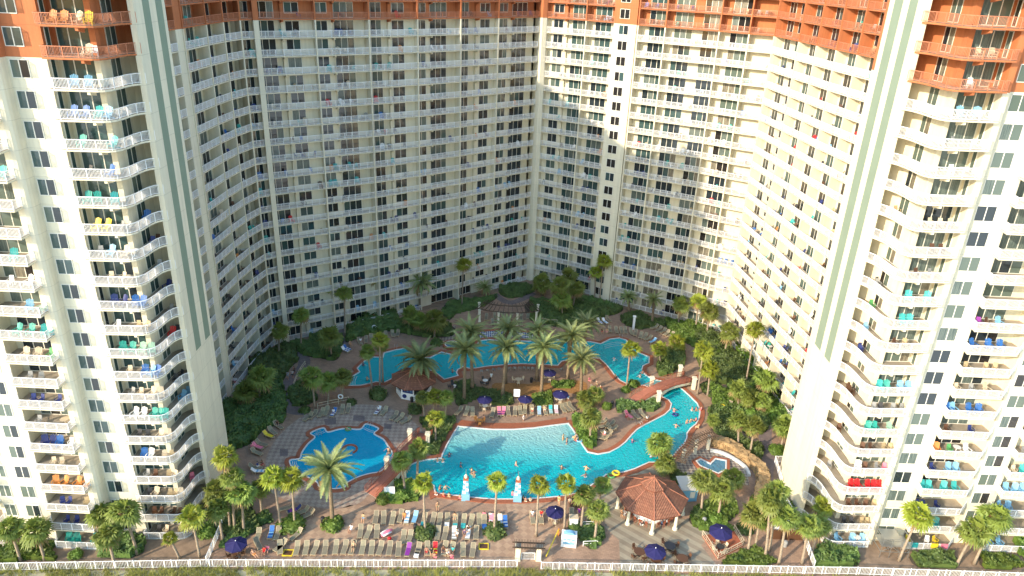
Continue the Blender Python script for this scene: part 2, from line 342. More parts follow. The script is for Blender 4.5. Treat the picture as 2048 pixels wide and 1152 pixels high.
# ================================================================== THE CONDOMINIUM
FH, ZR, ZTOP, NF = 3.0, 60.0, 76.5, 24          # floor height, where the red band starts, roof, balcony levels
def rail_mesh(pts, red=False, z0=0.0, h=1.05, step=0.14, name='railing', pw=0.03):
    b = MB(); pts=[Vector(p) for p in pts]
    for A,B in zip(pts[:-1], pts[1:]):
        L=(B-A).length; t=(B-A)/L; n=Vector((-t.y,t.x)); ang=math.atan2(t.y,t.x); c=(A+B)/2
        b.box(c.x,c.y,z0+h,L+.03,.07,.06,ang); b.box(c.x,c.y,z0+.12,L,.04,.05,ang)
        k=max(1,round(L/step))
        for i in range(k):
            p=A+t*((i+.5)*L/k); a=t*pw/2; q=n*0.012
            vs=[(p-a-q),(p+a-q),(p+a+q),(p-a+q)]
            b.add([(v.x,v.y,z0+.12) for v in vs]+[(v.x,v.y,z0+h) for v in vs], [(0,1,5,4),(1,2,6,5),(2,3,7,6),(3,0,4,7)])
    # posts about every 1.4 m
    tot=sum((q-p).length for p,q in zip(pts[:-1],pts[1:])); k=max(1,round(tot/1.45)); d=0; want=[i*tot/k for i in range(k+1)]
    for A,B in zip(pts[:-1], pts[1:]):
        L=(B-A).length; ang=math.atan2((B-A).y,(B-A).x)
        for wv in want:
            if d-1e-4<=wv<d+L or (wv==want[-1] and B is pts[-1]):
                p=A+(B-A)*((wv-d)/L); b.box(p.x,p.y,z0+h/2+.02,.07,.07,h+.02,ang)
        d+=L
    return b.mesh(name, 'salmon_paint' if red else 'white_paint')
def slab_mesh(poly_, red=False, corbel=None):
    b = MB(); b.prism(poly_, -0.2, 0.0, 0, top=1)
    if corbel:
        (x,y),ang = corbel; t=Vector((math.cos(ang),math.sin(ang))); n=Vector((-t.y,t.x)); P=Vector((x,y))
        q=[P-t*.15,P+t*.15]; 
        b.add([(*(q[0]),-.2),(*(q[1]),-.2),(*(q[1]+n*1.2),-.2),(*(q[0]+n*1.2),-.2),(*(q[0]+n*.0),-.5),(*(q[1]+n*.0),-.5),(*(q[1]+n*1.2),-.75),(*(q[0]+n*1.2),-.75)],
              [(0,4,5,1),(1,5,6,2),(3,7,4,0),(4,7,6,5)])
    return b.mesh('balcony', ['terracotta_paint' if red else 'cream','floor_tile'])
def opening_mesh(A, B, z0, z1, n, glasses, name):
    """n glazed panels between A and B on a wall, facing to the right of A->B"""
    A=Vector(A); B=Vector(B); t=(B-A).normalized(); L=(B-A).length; o=-Vector((-t.y,t.x)); f=MB(); g=MB(); w_=.075
    ang=math.atan2(t.y,t.x)
    for i in range(n+1):
        p=A+t*(L*i/n)+o*.02; f.box(p.x,p.y,(z0+z1)/2,w_*(1.3 if 0<i<n else 1),.09,z1-z0,ang)
    for z in (z0,z1): c=(A+B)/2+o*.02; f.box(c.x,c.y,z,L+w_,.09,w_,ang)
    for i in range(n):
        c=A+t*(L*(i+.5)/n)+o*.02; g.box(c.x,c.y,(z0+z1)/2,L/n-w_,.05,z1-z0-w_,ang,m=i)
    return f.mesh(name,'frame_white'), g.mesh('pane',[GL[x] for x in glasses])
rg = random.Random(11)
def choose(n, style):
    tab = {'teal':[1,1,4,2,0,1],'dark':[0,0,0,3,1,4,0,0,1,0],'green':[2,4,5,4,2,3,0],'mix':[0,1,2,3,4,5,0,0]}[style]
    a = rg.choice(tab); return [a if rg.random()<.55 else rg.choice(tab) for _ in range(n)]
class Wing:
    def __init__(s, name, label, base):
        s.root = thing(name, label, 'building', (base[0],base[1],0)); s.base=Vector((base[0],base[1],0)); s.parts=[]; s.rear='wing' in name
    def wall(s, p, z1=ZTOP, name='wall'):
        b=MB(); b.prism(p,-1.0,ZR-.2,0,bottom=False); b.prism(p,ZR-.2,z1,1,bottom=False); b.build(name,['cream','terracotta_paint'],s.root)
    def add(s, kind, me, k, child=None, pos=None):
        s.parts.append((kind, me, k, child, pos))
    def bay(s, front, back, doors=(), wins=(), style='mix', corbel=None, floors=range(NF), rail_pts=None, k0=0):
        """front: slab edge points, back: wall points; both left to right. doors/wins: (A,B,panels)"""
        P=[Vector(q) for q in front]; Bk=[Vector(q) for q in back]; c=(P[0]+P[-1])/2
        pl_=P+Bk[::-1]; M_={}
        for red in (0,1): M_[red]=(slab_mesh(pl_,red,corbel), rail_mesh(rail_pts or P, red, pw=(.036 if s.rear else .03), step=.135))
        vs={}
        for fi in range(9):
            vs[fi]=[('sliding_door',)+opening_mesh(A,B,.08,2.62,n,choose(n,style),'sliding_door') for A,B,n in doors]+[('window',)+opening_mesh(A,B,.82,2.56,n,choose(n,style),'window') for A,B,n in wins]
        for k in floors:
            red=int(k>=20)
            s.add('balcony', M_[red][0], k, ('railing', M_[red][1]), c)
            for kd,fm,gm in vs[rg.randrange(9)]: s.add(kd, fm, k, ('pane', gm), c)
    def win(s, A, B, style='mix', floors=range(NF), n=2):
        vs=[opening_mesh(A,B,.82,2.56,n,choose(n,style),'window') for _ in range(4)]
        for k in floors:
            a,g=vs[rg.randrange(4)]; s.add('window', a, k, ('pane', g), Vector(A))
    def finish(s):
        kinds={}
        for p in s.parts: kinds.setdefault(p[0],[]).append(p)
        for kd,L in kinds.items():
            # the hundred that show largest: nearest to the camera among the levels in view
            L.sort(key=lambda p: (p[2]>22, (Vector((p[4].x,p[4].y,p[2]*FH))-Vector((0,0,HC))).length))
            for kind,me,k,ch,pos in L[:100]:
                o=link(kind,me,s.root,(-s.base.x,-s.base.y,k*FH))
                if ch: link(ch[0],ch[1],o,(0,0,0))
            rest=L[100:]
            if rest:
                for which in (0,1):
                    b=MB(); mats=[]; 
                    for kind,me,k,ch,pos in rest:
                        m_=me if which==0 else ch[1]; off=len(b.v); b.v += [(v.co.x,v.co.y,v.co.z+k*FH) for v in m_.vertices]
                        ml=[]
                        for q in m_.materials:
                            if q.name not in mats: mats.append(q.name)
                            ml.append(mats.index(q.name))
                        for f in m_.polygons: b.f.append([i+off for i in f.vertices]); b.m.append(ml[f.material_index])
                    if which==0: par=b.build(kd,mats,s.root); par['kind']='stuff'
                    else: q=b.build(rest[0][3][0],mats,par,(0,0,0)); q['kind']='stuff'
SPOTS=[]      # places for balcony furniture: (x, y, floor, facing, column name, order, wing side)
def sbay(wg, A, B, doors=(), wins=(), depth=1.8, jog=None, style='mix', nm='', chairs=3, div=True, floors=range(NF)):
    A=Vector(A); B=Vector(B); t=(B-A).normalized(); n=Vector((-t.y,t.x)); L=(B-A).length
    P=lambda u,v: A+t*u+n*v
    ds=[(P(a,depth),P(b,depth),k) for a,b,k in doors]; jv=depth-.55
    ws=[(P(a,jv if jog else depth),P(b,jv if jog else depth),2) for a,b in wins]
    cb=None
    if jog:
        u0,u1=jog; wg.wall([P(u0,jv),P(u1,jv),P(u1,depth+.1),P(u0,depth+.1)],name='wall')
        cu = u0 if u0>.5 else u1; cb=((P(cu,.25)),math.atan2(t.y,t.x))
    wg.bay([A,B],[P(0,depth+.05),P(L,depth+.05)],ds,ws,style,cb,floors)
    if div: wg.wall([P(-.12,-.14),P(.12,-.14),P(.12,depth+.1),P(-.12,depth+.1)],name='divider_wall')
    for k in floors:
        if k>21: continue
        m=rg.choice([0,1,2,2,3,3,4][:chairs+3]); 
        us=sorted(rg.uniform(.8,L-.7) for _ in range(m)); us=[u for i,u in enumerate(us) if i==0 or u-us[i-1]>.75]
        col=rg.choice(['navy','navy','teal','brown','brown','tan','dark grey','dark grey','white','light blue','blue','beige','turquoise','grey'])
        for i,u in enumerate(us):
            c2=col if rg.random()<.75 else rg.choice(['teal','brown','dark grey','white','navy','tan','red','orange','grey'])
            p=P(u,rg.uniform(.55,depth-.65)); SPOTS.append((p.x,p.y,k,math.atan2(-n.y,-n.x)+rg.uniform(-.6,.6),nm,i,c2,rg.random()<(.6 if c2 in('navy','teal','blue','white','light blue','turquoise','orange','red') else .15)))
    return P
# --- left front tower
LW=Wing('apartment_tower','cream tower at the left with wavy balconies, brick-red top floors and green striped fin',(-52,79))
core=[(-78,71.8),(-69.0,71.8),(-69.0,73.6),(-63.4,73.6),(-63.1,71.8),(-57.0,71.8),(-57.0,73.7),(-52.0,73.7),(-51.6,71.8),(-50.9,71.8),(-50.55,71.9),(-50.3,72.15),(-50.2,72.5),(-50.2,73.4),(-46.3,73.5),(-46.3,75.4),(-42.2,75.6),(-42.05,79.3),(-41.6,80.1),(-40.8,80.5),(-39.9,80.5),(-39.85,85.6),(-50.5,86.4),(-78,87)]
LW.wall(core)
LW.wall([(-42.55,75.0),(-41.95,75.0),(-41.95,75.7),(-42.55,75.65)],name='pillar')
waveL=[(-46.25,73.5),(-46.2,72.6),(-41.5,72.85),(-40.95,73.15),(-40.6,73.8),(-40.45,74.8),(-40.42,76.0),(-40.3,76.95),(-40.0,77.65),(-39.6,77.98),(-39.2,78.1)]
LW.bay(waveL,[(-46.3,75.45),(-42.15,75.65),(-42.05,79.3),(-41.6,80.1),(-40.8,80.55),(-39.3,80.55)],
   [((-45.95,75.42),(-42.6,75.57),3),((-42.12,77.2),(-42.06,79.0),2),((-46.29,73.95),(-46.3,74.65),1)],style='teal',corbel=((-42.5,72.95),.05),rail_pts=waveL)
LW.win((-49.95,73.41),(-48.2,73.45),'teal')
for x0 in (-56.9,-68.8):
    LW.bay([(x0-.1,71.8),(x0+.5,70.45),(x0+5.9,70.4),(x0+5.95,71.8)],[(x0-.1,73.6),(x0+.5,73.75),(x0+5.2,73.75),(x0+5.4,71.85)],[((x0+.7,73.7),(x0+4.3,73.7),3)],style='green',
           rail_pts=[(x0-.1,71.75),(x0+.5,70.5),(x0+5.85,70.45),(x0+5.9,71.8)])
LW.win((-59.9,71.8),(-58.2,71.8),'green'); LW.win((-62.6,71.8),(-61.2,71.8),'green')
def fin(wg, x, y0, y1, stripes, zb, east):
    b=MB(); xo = x-.6 if east else x+.6
    b.prism([(x,y0),(x,y1),(xo,y1),(xo,y0)],-.5,78.5); f=b.build('fin_wall','cream',wg.root)
    for a,c in stripes:
        s=MB(); xs = x+.02 if east else x-.02; s.prism([(x-.01 if east else x+.01,a),(xs,a),(xs,c),(x-.01 if east else x+.01,c)],zb,78.3)
        o=s.build('stripe','sage',wg.root); o.parent=f; o.location=(0,0,0)
fin(LW,-39.2,77.95,84.9,[(79.85,81.3),(82.75,84.2)],24.1,True)
LW.finish()
# --- right front tower
RW=Wing('apartment_tower','cream tower at the right with wavy balconies, orange top floors and pale green striped fin',(55,84))
core=[(42.6,85.2),(43.6,85.0),(44.5,84.3),(45.0,83.2),(45.15,79.2),(49.3,79.4),(49.3,77.2),(50.0,77.2),(50.0,78.0),(54.6,78.1),(54.7,79.8),(61.2,79.9),(61.4,78.2),(65.2,78.3),(65.3,79.9),(71.8,80.0),(72.0,78.4),(84,78.8),(84,93),(42.7,93)]
RW.wall(core)
RW.wall([(45.0,78.6),(45.6,78.6),(45.6,79.3),(45.05,79.3)],name='pillar')
waveR=[(42.0,82.65),(42.5,82.25),(42.85,81.6),(43.1,80.6),(43.2,79.4),(43.25,78.0),(43.45,77.1),(43.9,76.5),(44.7,76.3),(49.3,76.55),(49.3,77.3)]
RW.bay(waveR,[(42.1,85.1),(43.6,85.0),(44.5,84.3),(45.0,83.2),(45.12,79.25),(49.3,79.45)],
   [((45.7,79.23),(49.0,79.39),3),((45.05,83.1),(45.1,81.2),2),((49.29,79.0),(49.29,78.3),1)],style='green',corbel=((45.9,76.5),.05),rail_pts=waveR)
RW.win((50.8,78.02),(53.0,78.06),'green'); RW.win((62.0,78.2),(64.2,78.25),'green'); RW.win((73,78.45),(75,78.5),'green')
for x0,y0 in ((54.0,0),(64.6,.2)):
    RW.bay([(x0+.2,78.0+y0),(x0,76.6+y0),(x0+5.9,76.6+y0),(x0+7.5,78.2+y0)],[(x0+.7,78.1+y0),(x0+.75,79.85+y0),(x0+7.2,79.9+y0),(x0+7.4,78.2+y0)],[((x0+1.4,79.82+y0),(x0+5.2,79.86+y0),3)],style='green',
           rail_pts=[(x0+.15,78.0+y0),(x0,76.6+y0),(x0+5.9,76.6+y0),(x0+7.5,78.2+y0)])
fin(RW,42.0,82.6,90.8,[(84.3,86.1),(87.6,89.6)],23.7,False)
RW.finish()
# --- left side wing behind the fin
LR=Wing('apartment_wing','shaded cream side wing behind the left fin, facing the courtyard',(-54,106))
q=[(-48.7,86.3),(-48.4,96.6),(-48.0,106.0),(-47.7,107.6),(-47.45,115.2),(-46.95,120.6),(-46.0,125.4)]
def inner(pts, d): return [Vector(p) for p in offset([Vector(x) for x in pts], -d, closed=False)]
LR.wall([Vector((-62,86.6))]+inner(q,1.8)+[Vector((-62,130))])
fl=range(NF)
for i,(a,b_) in enumerate(zip(q[:-1],q[1:])):
    L=(Vector(b_)-Vector(a)).length
    if i==2: LR.wall([q[2],q[3],Vector(q[3])+Vector((-2,0)),Vector(q[2])+Vector((-2,0))]); continue
    sbay(LR,a,b_,[(L-3.0,L-.7,2)],[(.8,2.4)] if L>7 else (),1.8,None,'dark','left side wing, bay %s'%['one','two','','three','four','five'][i],2)
LR.finish()
# --- left diagonal wing
LD=Wing('apartment_wing','shaded cream diagonal wing left of the inner corner, rows of white balconies',(-24,148))
D=[(-46.0,125.4),(-44.1,127.2),(-35.7,132.7),(-27.5,138.0),(-19.6,143.9),(-12.0,149.9),(-4.9,156.0),(3.3,162.8)]
LD.wall(inner(D,1.8)+[Vector((3,178)),Vector((-20,170)),Vector((-62,140)),Vector((-56,127))])
sp=[([(.7,2.2,2)],[],None),([(.15,3.5,3)],[(5.2,7.6)],(4.5,10)),([(3.9,7.5,3)],[(.3,2.5)],(0,3.4)),([(.1,3.2,3)],[(5.1,7.6)],(4.4,9.9)),([(3.7,7.4,3)],[(.15,2.4)],(0,3.3)),([(.2,3.1,3)],[(5.6,8.0)],(4.6,9.4)),([(4.9,8.8,3)],[(1.0,3.2)],(0,4.2))]
for i,(a,b_) in enumerate(zip(D[:-1],D[1:])):
    sbay(LD,a,b_,sp[i][0],sp[i][1],1.8,sp[i][2],'dark','left diagonal wing, %s bay'%ORD[i],4,floors=range(1,NF) if i in (4,5) else range(NF))
    if i in (4,5):
        a_=Vector(a); t_=(Vector(b_)-a_).normalized(); n2=Vector((-t_.y,t_.x)); L_=(Vector(b_)-a_).length; fm,gm=opening_mesh(a_+t_*.4+n2*1.8,a_+t_*(L_-.4)+n2*1.8,.05,2.75,6,[0,0,3,0,0,0],'lobby_doors'); o_=link('lobby_doors',fm,LD.root,(-LD.base.x,-LD.base.y,0)); link('pane',gm,o_,(0,0,0))
Q=Vector(D[1]); LD.wall([Q+Vector((-.2,-.45)),Q+Vector((.55,.05)),Q+Vector((.2,.6)),Q+Vector((-.55,.1))],name='pillar')
LD.finish()
# --- right diagonal wing, with the stair tower
RD=Wing('apartment_wing','cream diagonal wing right of the inner corner, balconies either side of a plain shaft',(26,158))
E1=[(4.9,163.2),(12.9,158.9),(18.2,155.7)]; E2=[(22.6,152.1),(27.4,149.3),(36.6,144.4),(41.2,141.0),(45.1,138.7)]
RD.wall(inner(E1+E2,1.8)+[Vector((58,140)),Vector((58,150)),Vector((30,166)),Vector((3,180))])
sbay(RD,E1[0],E1[1],[(5.3,8.7,3)],[(1.2,3.4)],1.8,(0,4.3),'teal','right diagonal wing beside the inner corner',3)
sbay(RD,E1[1],E1[2],[(1.3,4.9,3)],[],1.8,None,'teal','bay left of the stair shaft',3)
sbay(RD,E2[0],E2[1],[(1.6,5.2,3)],[],1.8,None,'teal','bay right of the stair shaft',3)
sbay(RD,E2[1],E2[2],[(1.3,4.8,3),(6.8,10.2,3)],[],1.8,None,'mix','second bay right of the stair shaft',4)
sbay(RD,E2[2],E2[3],[(1.5,5.2,3)],[],1.8,None,'green','third bay right of the stair shaft',3)
sbay(RD,E2[3],E2[4],[],[],1.8,None,'mix','narrow right corner bay',2)
RD.wall([(3.3,163.4),(4.1,162.6),(5.0,163.0),(5.4,164.6),(4.2,166),(2.6,165)],name='pillar')
RD.wall([(18.15,155.35),(22.35,152.75),(23.6,154.9),(19.4,157.4)],name='stair_shaft',z1=79)
RD.win((19.2,154.69),(20.9,153.64),'dark')
RD.finish()
# --- right side wing
RR=Wing('apartment_wing','sunlit cream side wing behind the right fin, steep rows of small balconies',(56,115))
G_=[(45.1,138.7),(46.2,129.0),(47.0,123.0),(47.6,116.5),(48.4,110.8),(49.2,104.8),(49.6,98.5),(49.8,91.5)]
RR.wall(inner(G_,1.8)+[Vector((64,91)),Vector((64,139)),Vector((52,141))])
for i,(a,b_) in enumerate(zip(G_[:-1],G_[1:])):
    sbay(RR,a,b_,[(.7,3.0,2)],[(5,7)] if i==0 else (),1.8,None,'dark','right side wing, %s bay'%ORD[i],4)
RR.finish()
# ------------------------------------------------------------------ balcony furniture
def adirondack():
    b=MB()
    b.add([(.0,-.28,.36),(.0,.28,.36),(.52,.28,.30),(.52,-.28,.30),(.0,-.28,.32),(.0,.28,.32),(.52,.28,.26),(.52,-.28,.26)],[(0,3,2,1),(4,5,6,7),(0,1,5,4),(3,7,6,2),(0,4,7,3),(1,2,6,5)])
    for i in range(5):
        y=-.24+.12*i; h=.78+.12*(1-abs(i-2)/2)
        b.bar((.02,y,.3),(-.30,y*1.15,.3+h*.92),.105,.03)
    for s in (-1,1):
        b.box(.18,s*.35,.56,.68,.12,.03); b.bar((.48,s*.33,0),(.48,s*.33,.55),.05,.09); b.bar((.5,s*.29,.28),(-.38,s*.29,.02),.04,.1)
    return b
def patio():
    b=MB(); b.box(.2,0,.42,.46,.48,.04); b.add([(-.03,-.23,.45),(-.03,.23,.45),(-.16,.21,.95),(-.16,-.21,.95),(-.06,-.23,.45),(-.06,.23,.45),(-.19,.21,.95),(-.19,-.21,.95)],[(0,1,2,3),(7,6,5,4),(3,2,6,7),(0,3,7,4),(1,5,6,2)])
    for x in (.0,.4):
        for y in (-.22,.22): b.bar((x,y,0),(x,y,.42 if x<.1 else .64),.04)
    for y in (-.25,.25): b.bar((-.08,y,.66),(.42,y,.64),.05,.03)
    return b
def rtable(r=.45,h=.7):
    b=MB(); b.lathe(0,0,[(h-.03,r-.02),(h,r)],14); b.lathe(0,0,[(0,.05),(h-.03,.05)],6)
    for k in range(4): a=k*math.pi/2; b.bar((0,0,.05),(.32*math.cos(a),.32*math.sin(a),.02),.05)
    return b
AD,PA,TB=adirondack(),patio(),rtable()
_fc={}
def fmesh(kind,col):
    k=(kind,col)
    if k not in _fc: _fc[k]={'adirondack_chair':AD,'patio_chair':PA,'patio_table':TB}[kind].mesh(kind, cm(col))
    return _fc[k]
FLN=['ground','second','third','fourth','fifth','sixth','seventh','eighth','ninth','tenth','eleventh','twelfth','thirteenth','fourteenth','fifteenth','sixteenth','seventeenth','eighteenth','nineteenth','twentieth','twenty-first','twenty-second','twenty-third']
FURN=[]
def put(kind,col,x,y,z,a,label): FURN.append((kind,col,x,y,z,a,label))
# front tower balconies: one list of sets per level, counted from the ground
def setrow(side, k, items):
    """items: (u, kind, colour) with u along the straight part of the balcony"""
    cnt={}
    for u,kind,col in items:
        if side=='L': x,y,nm=-45.7+u,74.0,'main wavy column of the left tower'
        elif side=='R': x,y,nm=44.9+u,77.6,'main wavy column of the right tower'
        elif side=='l': x,y,nm=-56.2+u,71.8,'column left of the left pilaster'
        elif side=='m': x,y,nm=-68.1+u,71.8,'outermost left column of the left tower'
        elif side=='r': x,y,nm=54.4+u,78.0,'column right of the wall step'
        elif side=='s': x,y,nm=65.1+u,78.2,'outermost right column of the right tower'
        elif side=='c': x,y,nm=-41.2+u*.3,77.2+u,'curved back corner of the left tower'
        else: x,y,nm=44.1-u*.2,81.9-u*.5,'curved back corner of the right tower'
        i=cnt.get(kind,0); cnt[kind]=i+1; kn={'adirondack_chair':'adirondack chair','patio_chair':'patio chair','patio_table':'round table'}[kind]
        put(kind,col,x,y,k*FH,-math.pi/2+rg.uniform(-.5,.5),'%s %s, %s from left, %s floor, %s'%(col,kn,ORD[i],FLN[k],nm))
Ad,Pa,Tb='adirondack_chair','patio_chair','patio_table'
LS={21:[(.5,Ad,'orange'),(1.6,Ad,'orange'),(3,Ad,'beige'),(4,Ad,'yellow')],20:[(3.4,Ad,'beige'),(4,Pa,'white')],19:[(1.4,Ad,'light blue'),(2.8,Ad,'light blue')],18:[(.7,Ad,'blue'),(1.9,Ad,'blue'),(3.3,Ad,'turquoise'),(4.2,Ad,'light blue')],
17:[(1,Ad,'teal'),(4.2,Ad,'turquoise')],16:[(1.2,Pa,'dark grey'),(3.4,Ad,'blue')],15:[(.4,Ad,'teal'),(1.4,Ad,'teal'),(3.2,Ad,'turquoise')],14:[(.8,Ad,'yellow'),(1.9,Ad,'yellow'),(3.5,Pa,'grey'),(4.2,Pa,'grey')],13:[(.6,Pa,'grey'),(1.8,Ad,'light blue'),(3.4,Ad,'beige'),(4.2,Tb,'white')],
12:[(1.2,Pa,'beige'),(2.6,Pa,'beige')],11:[(1,Ad,'navy'),(2.1,Ad,'navy'),(3.4,Ad,'blue'),(4.2,Ad,'blue')],10:[(.9,Pa,'white'),(3.2,Pa,'tan'),(4.3,Pa,'tan')],9:[(.9,Ad,'teal'),(2,Ad,'teal'),(3.2,Ad,'pale green'),(4.2,Ad,'pale green')],
8:[(1.2,Pa,'beige'),(3,Ad,'blue'),(3.8,Ad,'light blue'),(4.4,Ad,'blue')],7:[(1,Pa,'grey'),(2,Pa,'beige'),(3.4,Ad,'beige'),(4.3,Ad,'beige')],6:[(.8,Ad,'white'),(1.8,Ad,'white'),(3.1,Ad,'teal'),(3.8,Ad,'teal'),(4.4,Ad,'teal')],5:[(.8,Pa,'dark grey'),(1.8,Pa,'dark grey'),(3.4,Ad,'beige'),(4.3,Ad,'beige')],
4:[(.9,Ad,'blue'),(1.7,Ad,'white'),(3.4,Pa,'beige'),(4.3,Pa,'tan')],3:[(.8,Pa,'grey'),(1.8,Pa,'brown'),(3.5,Pa,'tan'),(4.3,Pa,'beige')],2:[(.6,Pa,'dark grey'),(1.4,Ad,'beige'),(3.2,Pa,'tan'),(3.9,Pa,'tan'),(4.5,Ad,'beige')],1:[(.7,Pa,'brown'),(1.6,Pa,'brown'),(3.2,Pa,'brown'),(4,Pa,'brown')],0:[(.8,Pa,'dark grey'),(1.8,Pa,'beige'),(3.6,Pa,'tan')]}
RS={21:[(1,Pa,'beige'),(2.4,Pa,'beige')],20:[(1,Pa,'white'),(3,Tb,'beige')],19:[(.9,Ad,'light blue'),(2.6,Ad,'light blue')],18:[(1,Pa,'grey')],17:[(1.6,Pa,'white'),(3,Tb,'white')],15:[(1,Pa,'beige'),(2.1,Pa,'beige'),(3.2,Pa,'beige')],14:[(2,Pa,'brown'),(3,Pa,'brown')],13:[(1,Pa,'brown'),(2.6,Pa,'grey')],
12:[(.9,Ad,'turquoise'),(3.1,Ad,'turquoise')],11:[(1,Ad,'turquoise'),(1.8,Ad,'turquoise')],10:[(.8,Pa,'brown'),(2,Pa,'tan')],8:[(.5,Ad,'turquoise'),(1.3,Ad,'teal'),(3,Ad,'light blue'),(4,Ad,'light blue')],7:[(.5,Pa,'grey'),(1.3,Pa,'dark grey'),(2.9,Pa,'grey'),(4,Pa,'grey')],
6:[(.5,Ad,'teal'),(1.3,Ad,'teal'),(3.2,Ad,'pale green')],5:[(.5,Pa,'brown'),(1.5,Pa,'brown'),(3.2,Pa,'tan'),(4,Pa,'tan')],4:[(.6,Ad,'white'),(1.5,Pa,'brown'),(3,Pa,'grey'),(4,Pa,'pink')],3:[(.4,Ad,'red'),(1.2,Ad,'red'),(2.6,Ad,'red'),(3.4,Ad,'red'),(4.2,Ad,'red')],
2:[(.7,Pa,'brown'),(1.8,Pa,'brown'),(3,Pa,'brown'),(4.1,Pa,'tan')],1:[(.8,Pa,'dark grey'),(1.8,Pa,'dark grey'),(3.2,Pa,'tan'),(3.9,Pa,'tan')],0:[(.5,Ad,'light blue'),(2.6,Ad,'light blue'),(3.2,Tb,'white'),(3.9,Ad,'light blue')]}
lS={11:[(3.3,Ad,'light blue'),(4.8,Ad,'pale green')],10:[(1.4,Ad,'teal'),(2.8,Ad,'teal'),(4.3,Ad,'turquoise'),(4.9,Ad,'turquoise')],9:[(1.5,Ad,'beige'),(2.9,Ad,'beige'),(4.4,Ad,'green')],8:[(1.3,Pa,'grey'),(2.6,Pa,'grey')],7:[(1,Pa,'navy'),(2,Pa,'navy'),(4,Pa,'navy')],6:[(1,Pa,'grey'),(4,Tb,'beige')],
5:[(1,Ad,'navy'),(2,Ad,'navy'),(2.8,Ad,'blue'),(4.2,Pa,'white')],4:[(1.4,Pa,'beige'),(2.4,Pa,'beige')],3:[(1,Ad,'orange'),(2.2,Ad,'orange'),(3.8,Ad,'orange'),(4.8,Ad,'orange')],2:[(1.2,Pa,'navy'),(2.1,Pa,'navy'),(4.2,Pa,'tan')],1:[(1.2,Pa,'navy'),(2.4,Pa,'navy')],0:[(.8,Ad,'teal'),(1.8,Ad,'teal'),(4.2,Ad,'turquoise')],
12:[(2,Pa,'white'),(4,Ad,'white')],13:[(3,Ad,'turquoise')],14:[(1.5,Pa,'tan')],15:[(2,Ad,'white')],16:[(3,Ad,'turquoise'),(4,Ad,'turquoise')],17:[(4,Pa,'white')]}
rS={11:[(.6,Pa,'purple'),(1.6,Pa,'brown'),(3,Ad,'light blue')],10:[(.8,Ad,'blue'),(2.7,Ad,'blue'),(4.1,Ad,'blue')],9:[(.9,Pa,'tan'),(3.3,Pa,'tan'),(4.4,Pa,'tan')],8:[(.6,Pa,'beige'),(2.4,Pa,'grey'),(4.2,Ad,'beige')],7:[(.4,Ad,'blue'),(1,Ad,'light blue'),(3,Ad,'blue'),(4.2,Ad,'blue')],6:[(1,Pa,'brown'),(4,Pa,'navy')],
5:[(.6,Ad,'orange'),(2.2,Pa,'green'),(3.2,Tb,'white'),(4.4,Ad,'white')],4:[(3,Ad,'light blue'),(3.9,Ad,'light blue'),(.8,Pa,'navy')],3:[(.5,Ad,'turquoise'),(1.2,Ad,'turquoise'),(3.2,Ad,'turquoise'),(4.6,Ad,'turquoise')],2:[(.6,Pa,'navy'),(1.2,Pa,'navy'),(3,Pa,'navy')],1:[(.6,Ad,'teal'),(2.9,Ad,'turquoise'),(3.8,Ad,'turquoise')],0:[(.8,Pa,'yellow'),(3.4,Pa,'white'),(4.4,Pa,'yellow')]}
sS={8:[(1,Pa,'white')],7:[(1,Pa,'grey')],6:[(1,Ad,'light blue')],5:[(1.2,Pa,'grey')],4:[(2,Ad,'turquoise'),(2.8,Ad,'turquoise'),(.8,Pa,'beige')],3:[(.8,Ad,'light blue'),(2,Ad,'light blue'),(3,Ad,'light blue')],2:[(.9,Ad,'light blue'),(2,Ad,'light blue')],0:[(1.2,Ad,'light blue'),(2.6,Ad,'light blue')]}
for nm,tb in (('L',LS),('R',RS),('l',lS),('r',rS),('s',sS)):
    for k,it in tb.items(): setrow(nm,k,it)
for k,it in {13:[(.4,Pa,'navy'),(1.1,Pa,'brown')],14:[(.2,Ad,'blue')],12:[(.8,Pa,'grey')],11:[(1.5,Ad,'navy')],10:[(1.4,Pa,'grey')],9:[(1.0,Ad,'red'),(1.8,Pa,'dark grey')],7:[(.3,Pa,'dark grey'),(1.3,Pa,'dark grey')],6:[(1,Ad,'light blue'),(1.8,Ad,'light blue')],2:[(.2,Pa,'pink')]}.items(): setrow('c',k,it)
for k,it in {11:[(.3,Pa,'green')],10:[(.4,Pa,'light blue')],9:[(.2,Pa,'navy'),(1.4,Pa,'navy')],7:[(.3,Ad,'brown'),(1.6,Ad,'brown')],12:[(.3,Pa,'dark grey'),(1.2,Pa,'grey')],5:[(.4,Pa,'brown')],15:[(.2,Pa,'tan')],3:[(.4,Pa,'grey')]}.items(): setrow('d',k,it)
for x,y,k,a,nm,i,col,ad in SPOTS:
    kn='adirondack' if ad else 'patio'
    put(Ad if ad else Pa,col,x,y,k*FH,a,'%s %s chair, %s seat, %s floor, %s'%(col,kn,ORD[i],FLN[k],nm))
    if i==1 and rg.random()<.35: put(Tb,rg.choice(['dark grey','brown','white','beige']),x+.5*math.cos(a+1.6),y+.5*math.sin(a+1.6),k*FH,0,'small table beside the %s chair, %s floor, %s'%(col,FLN[k],nm))
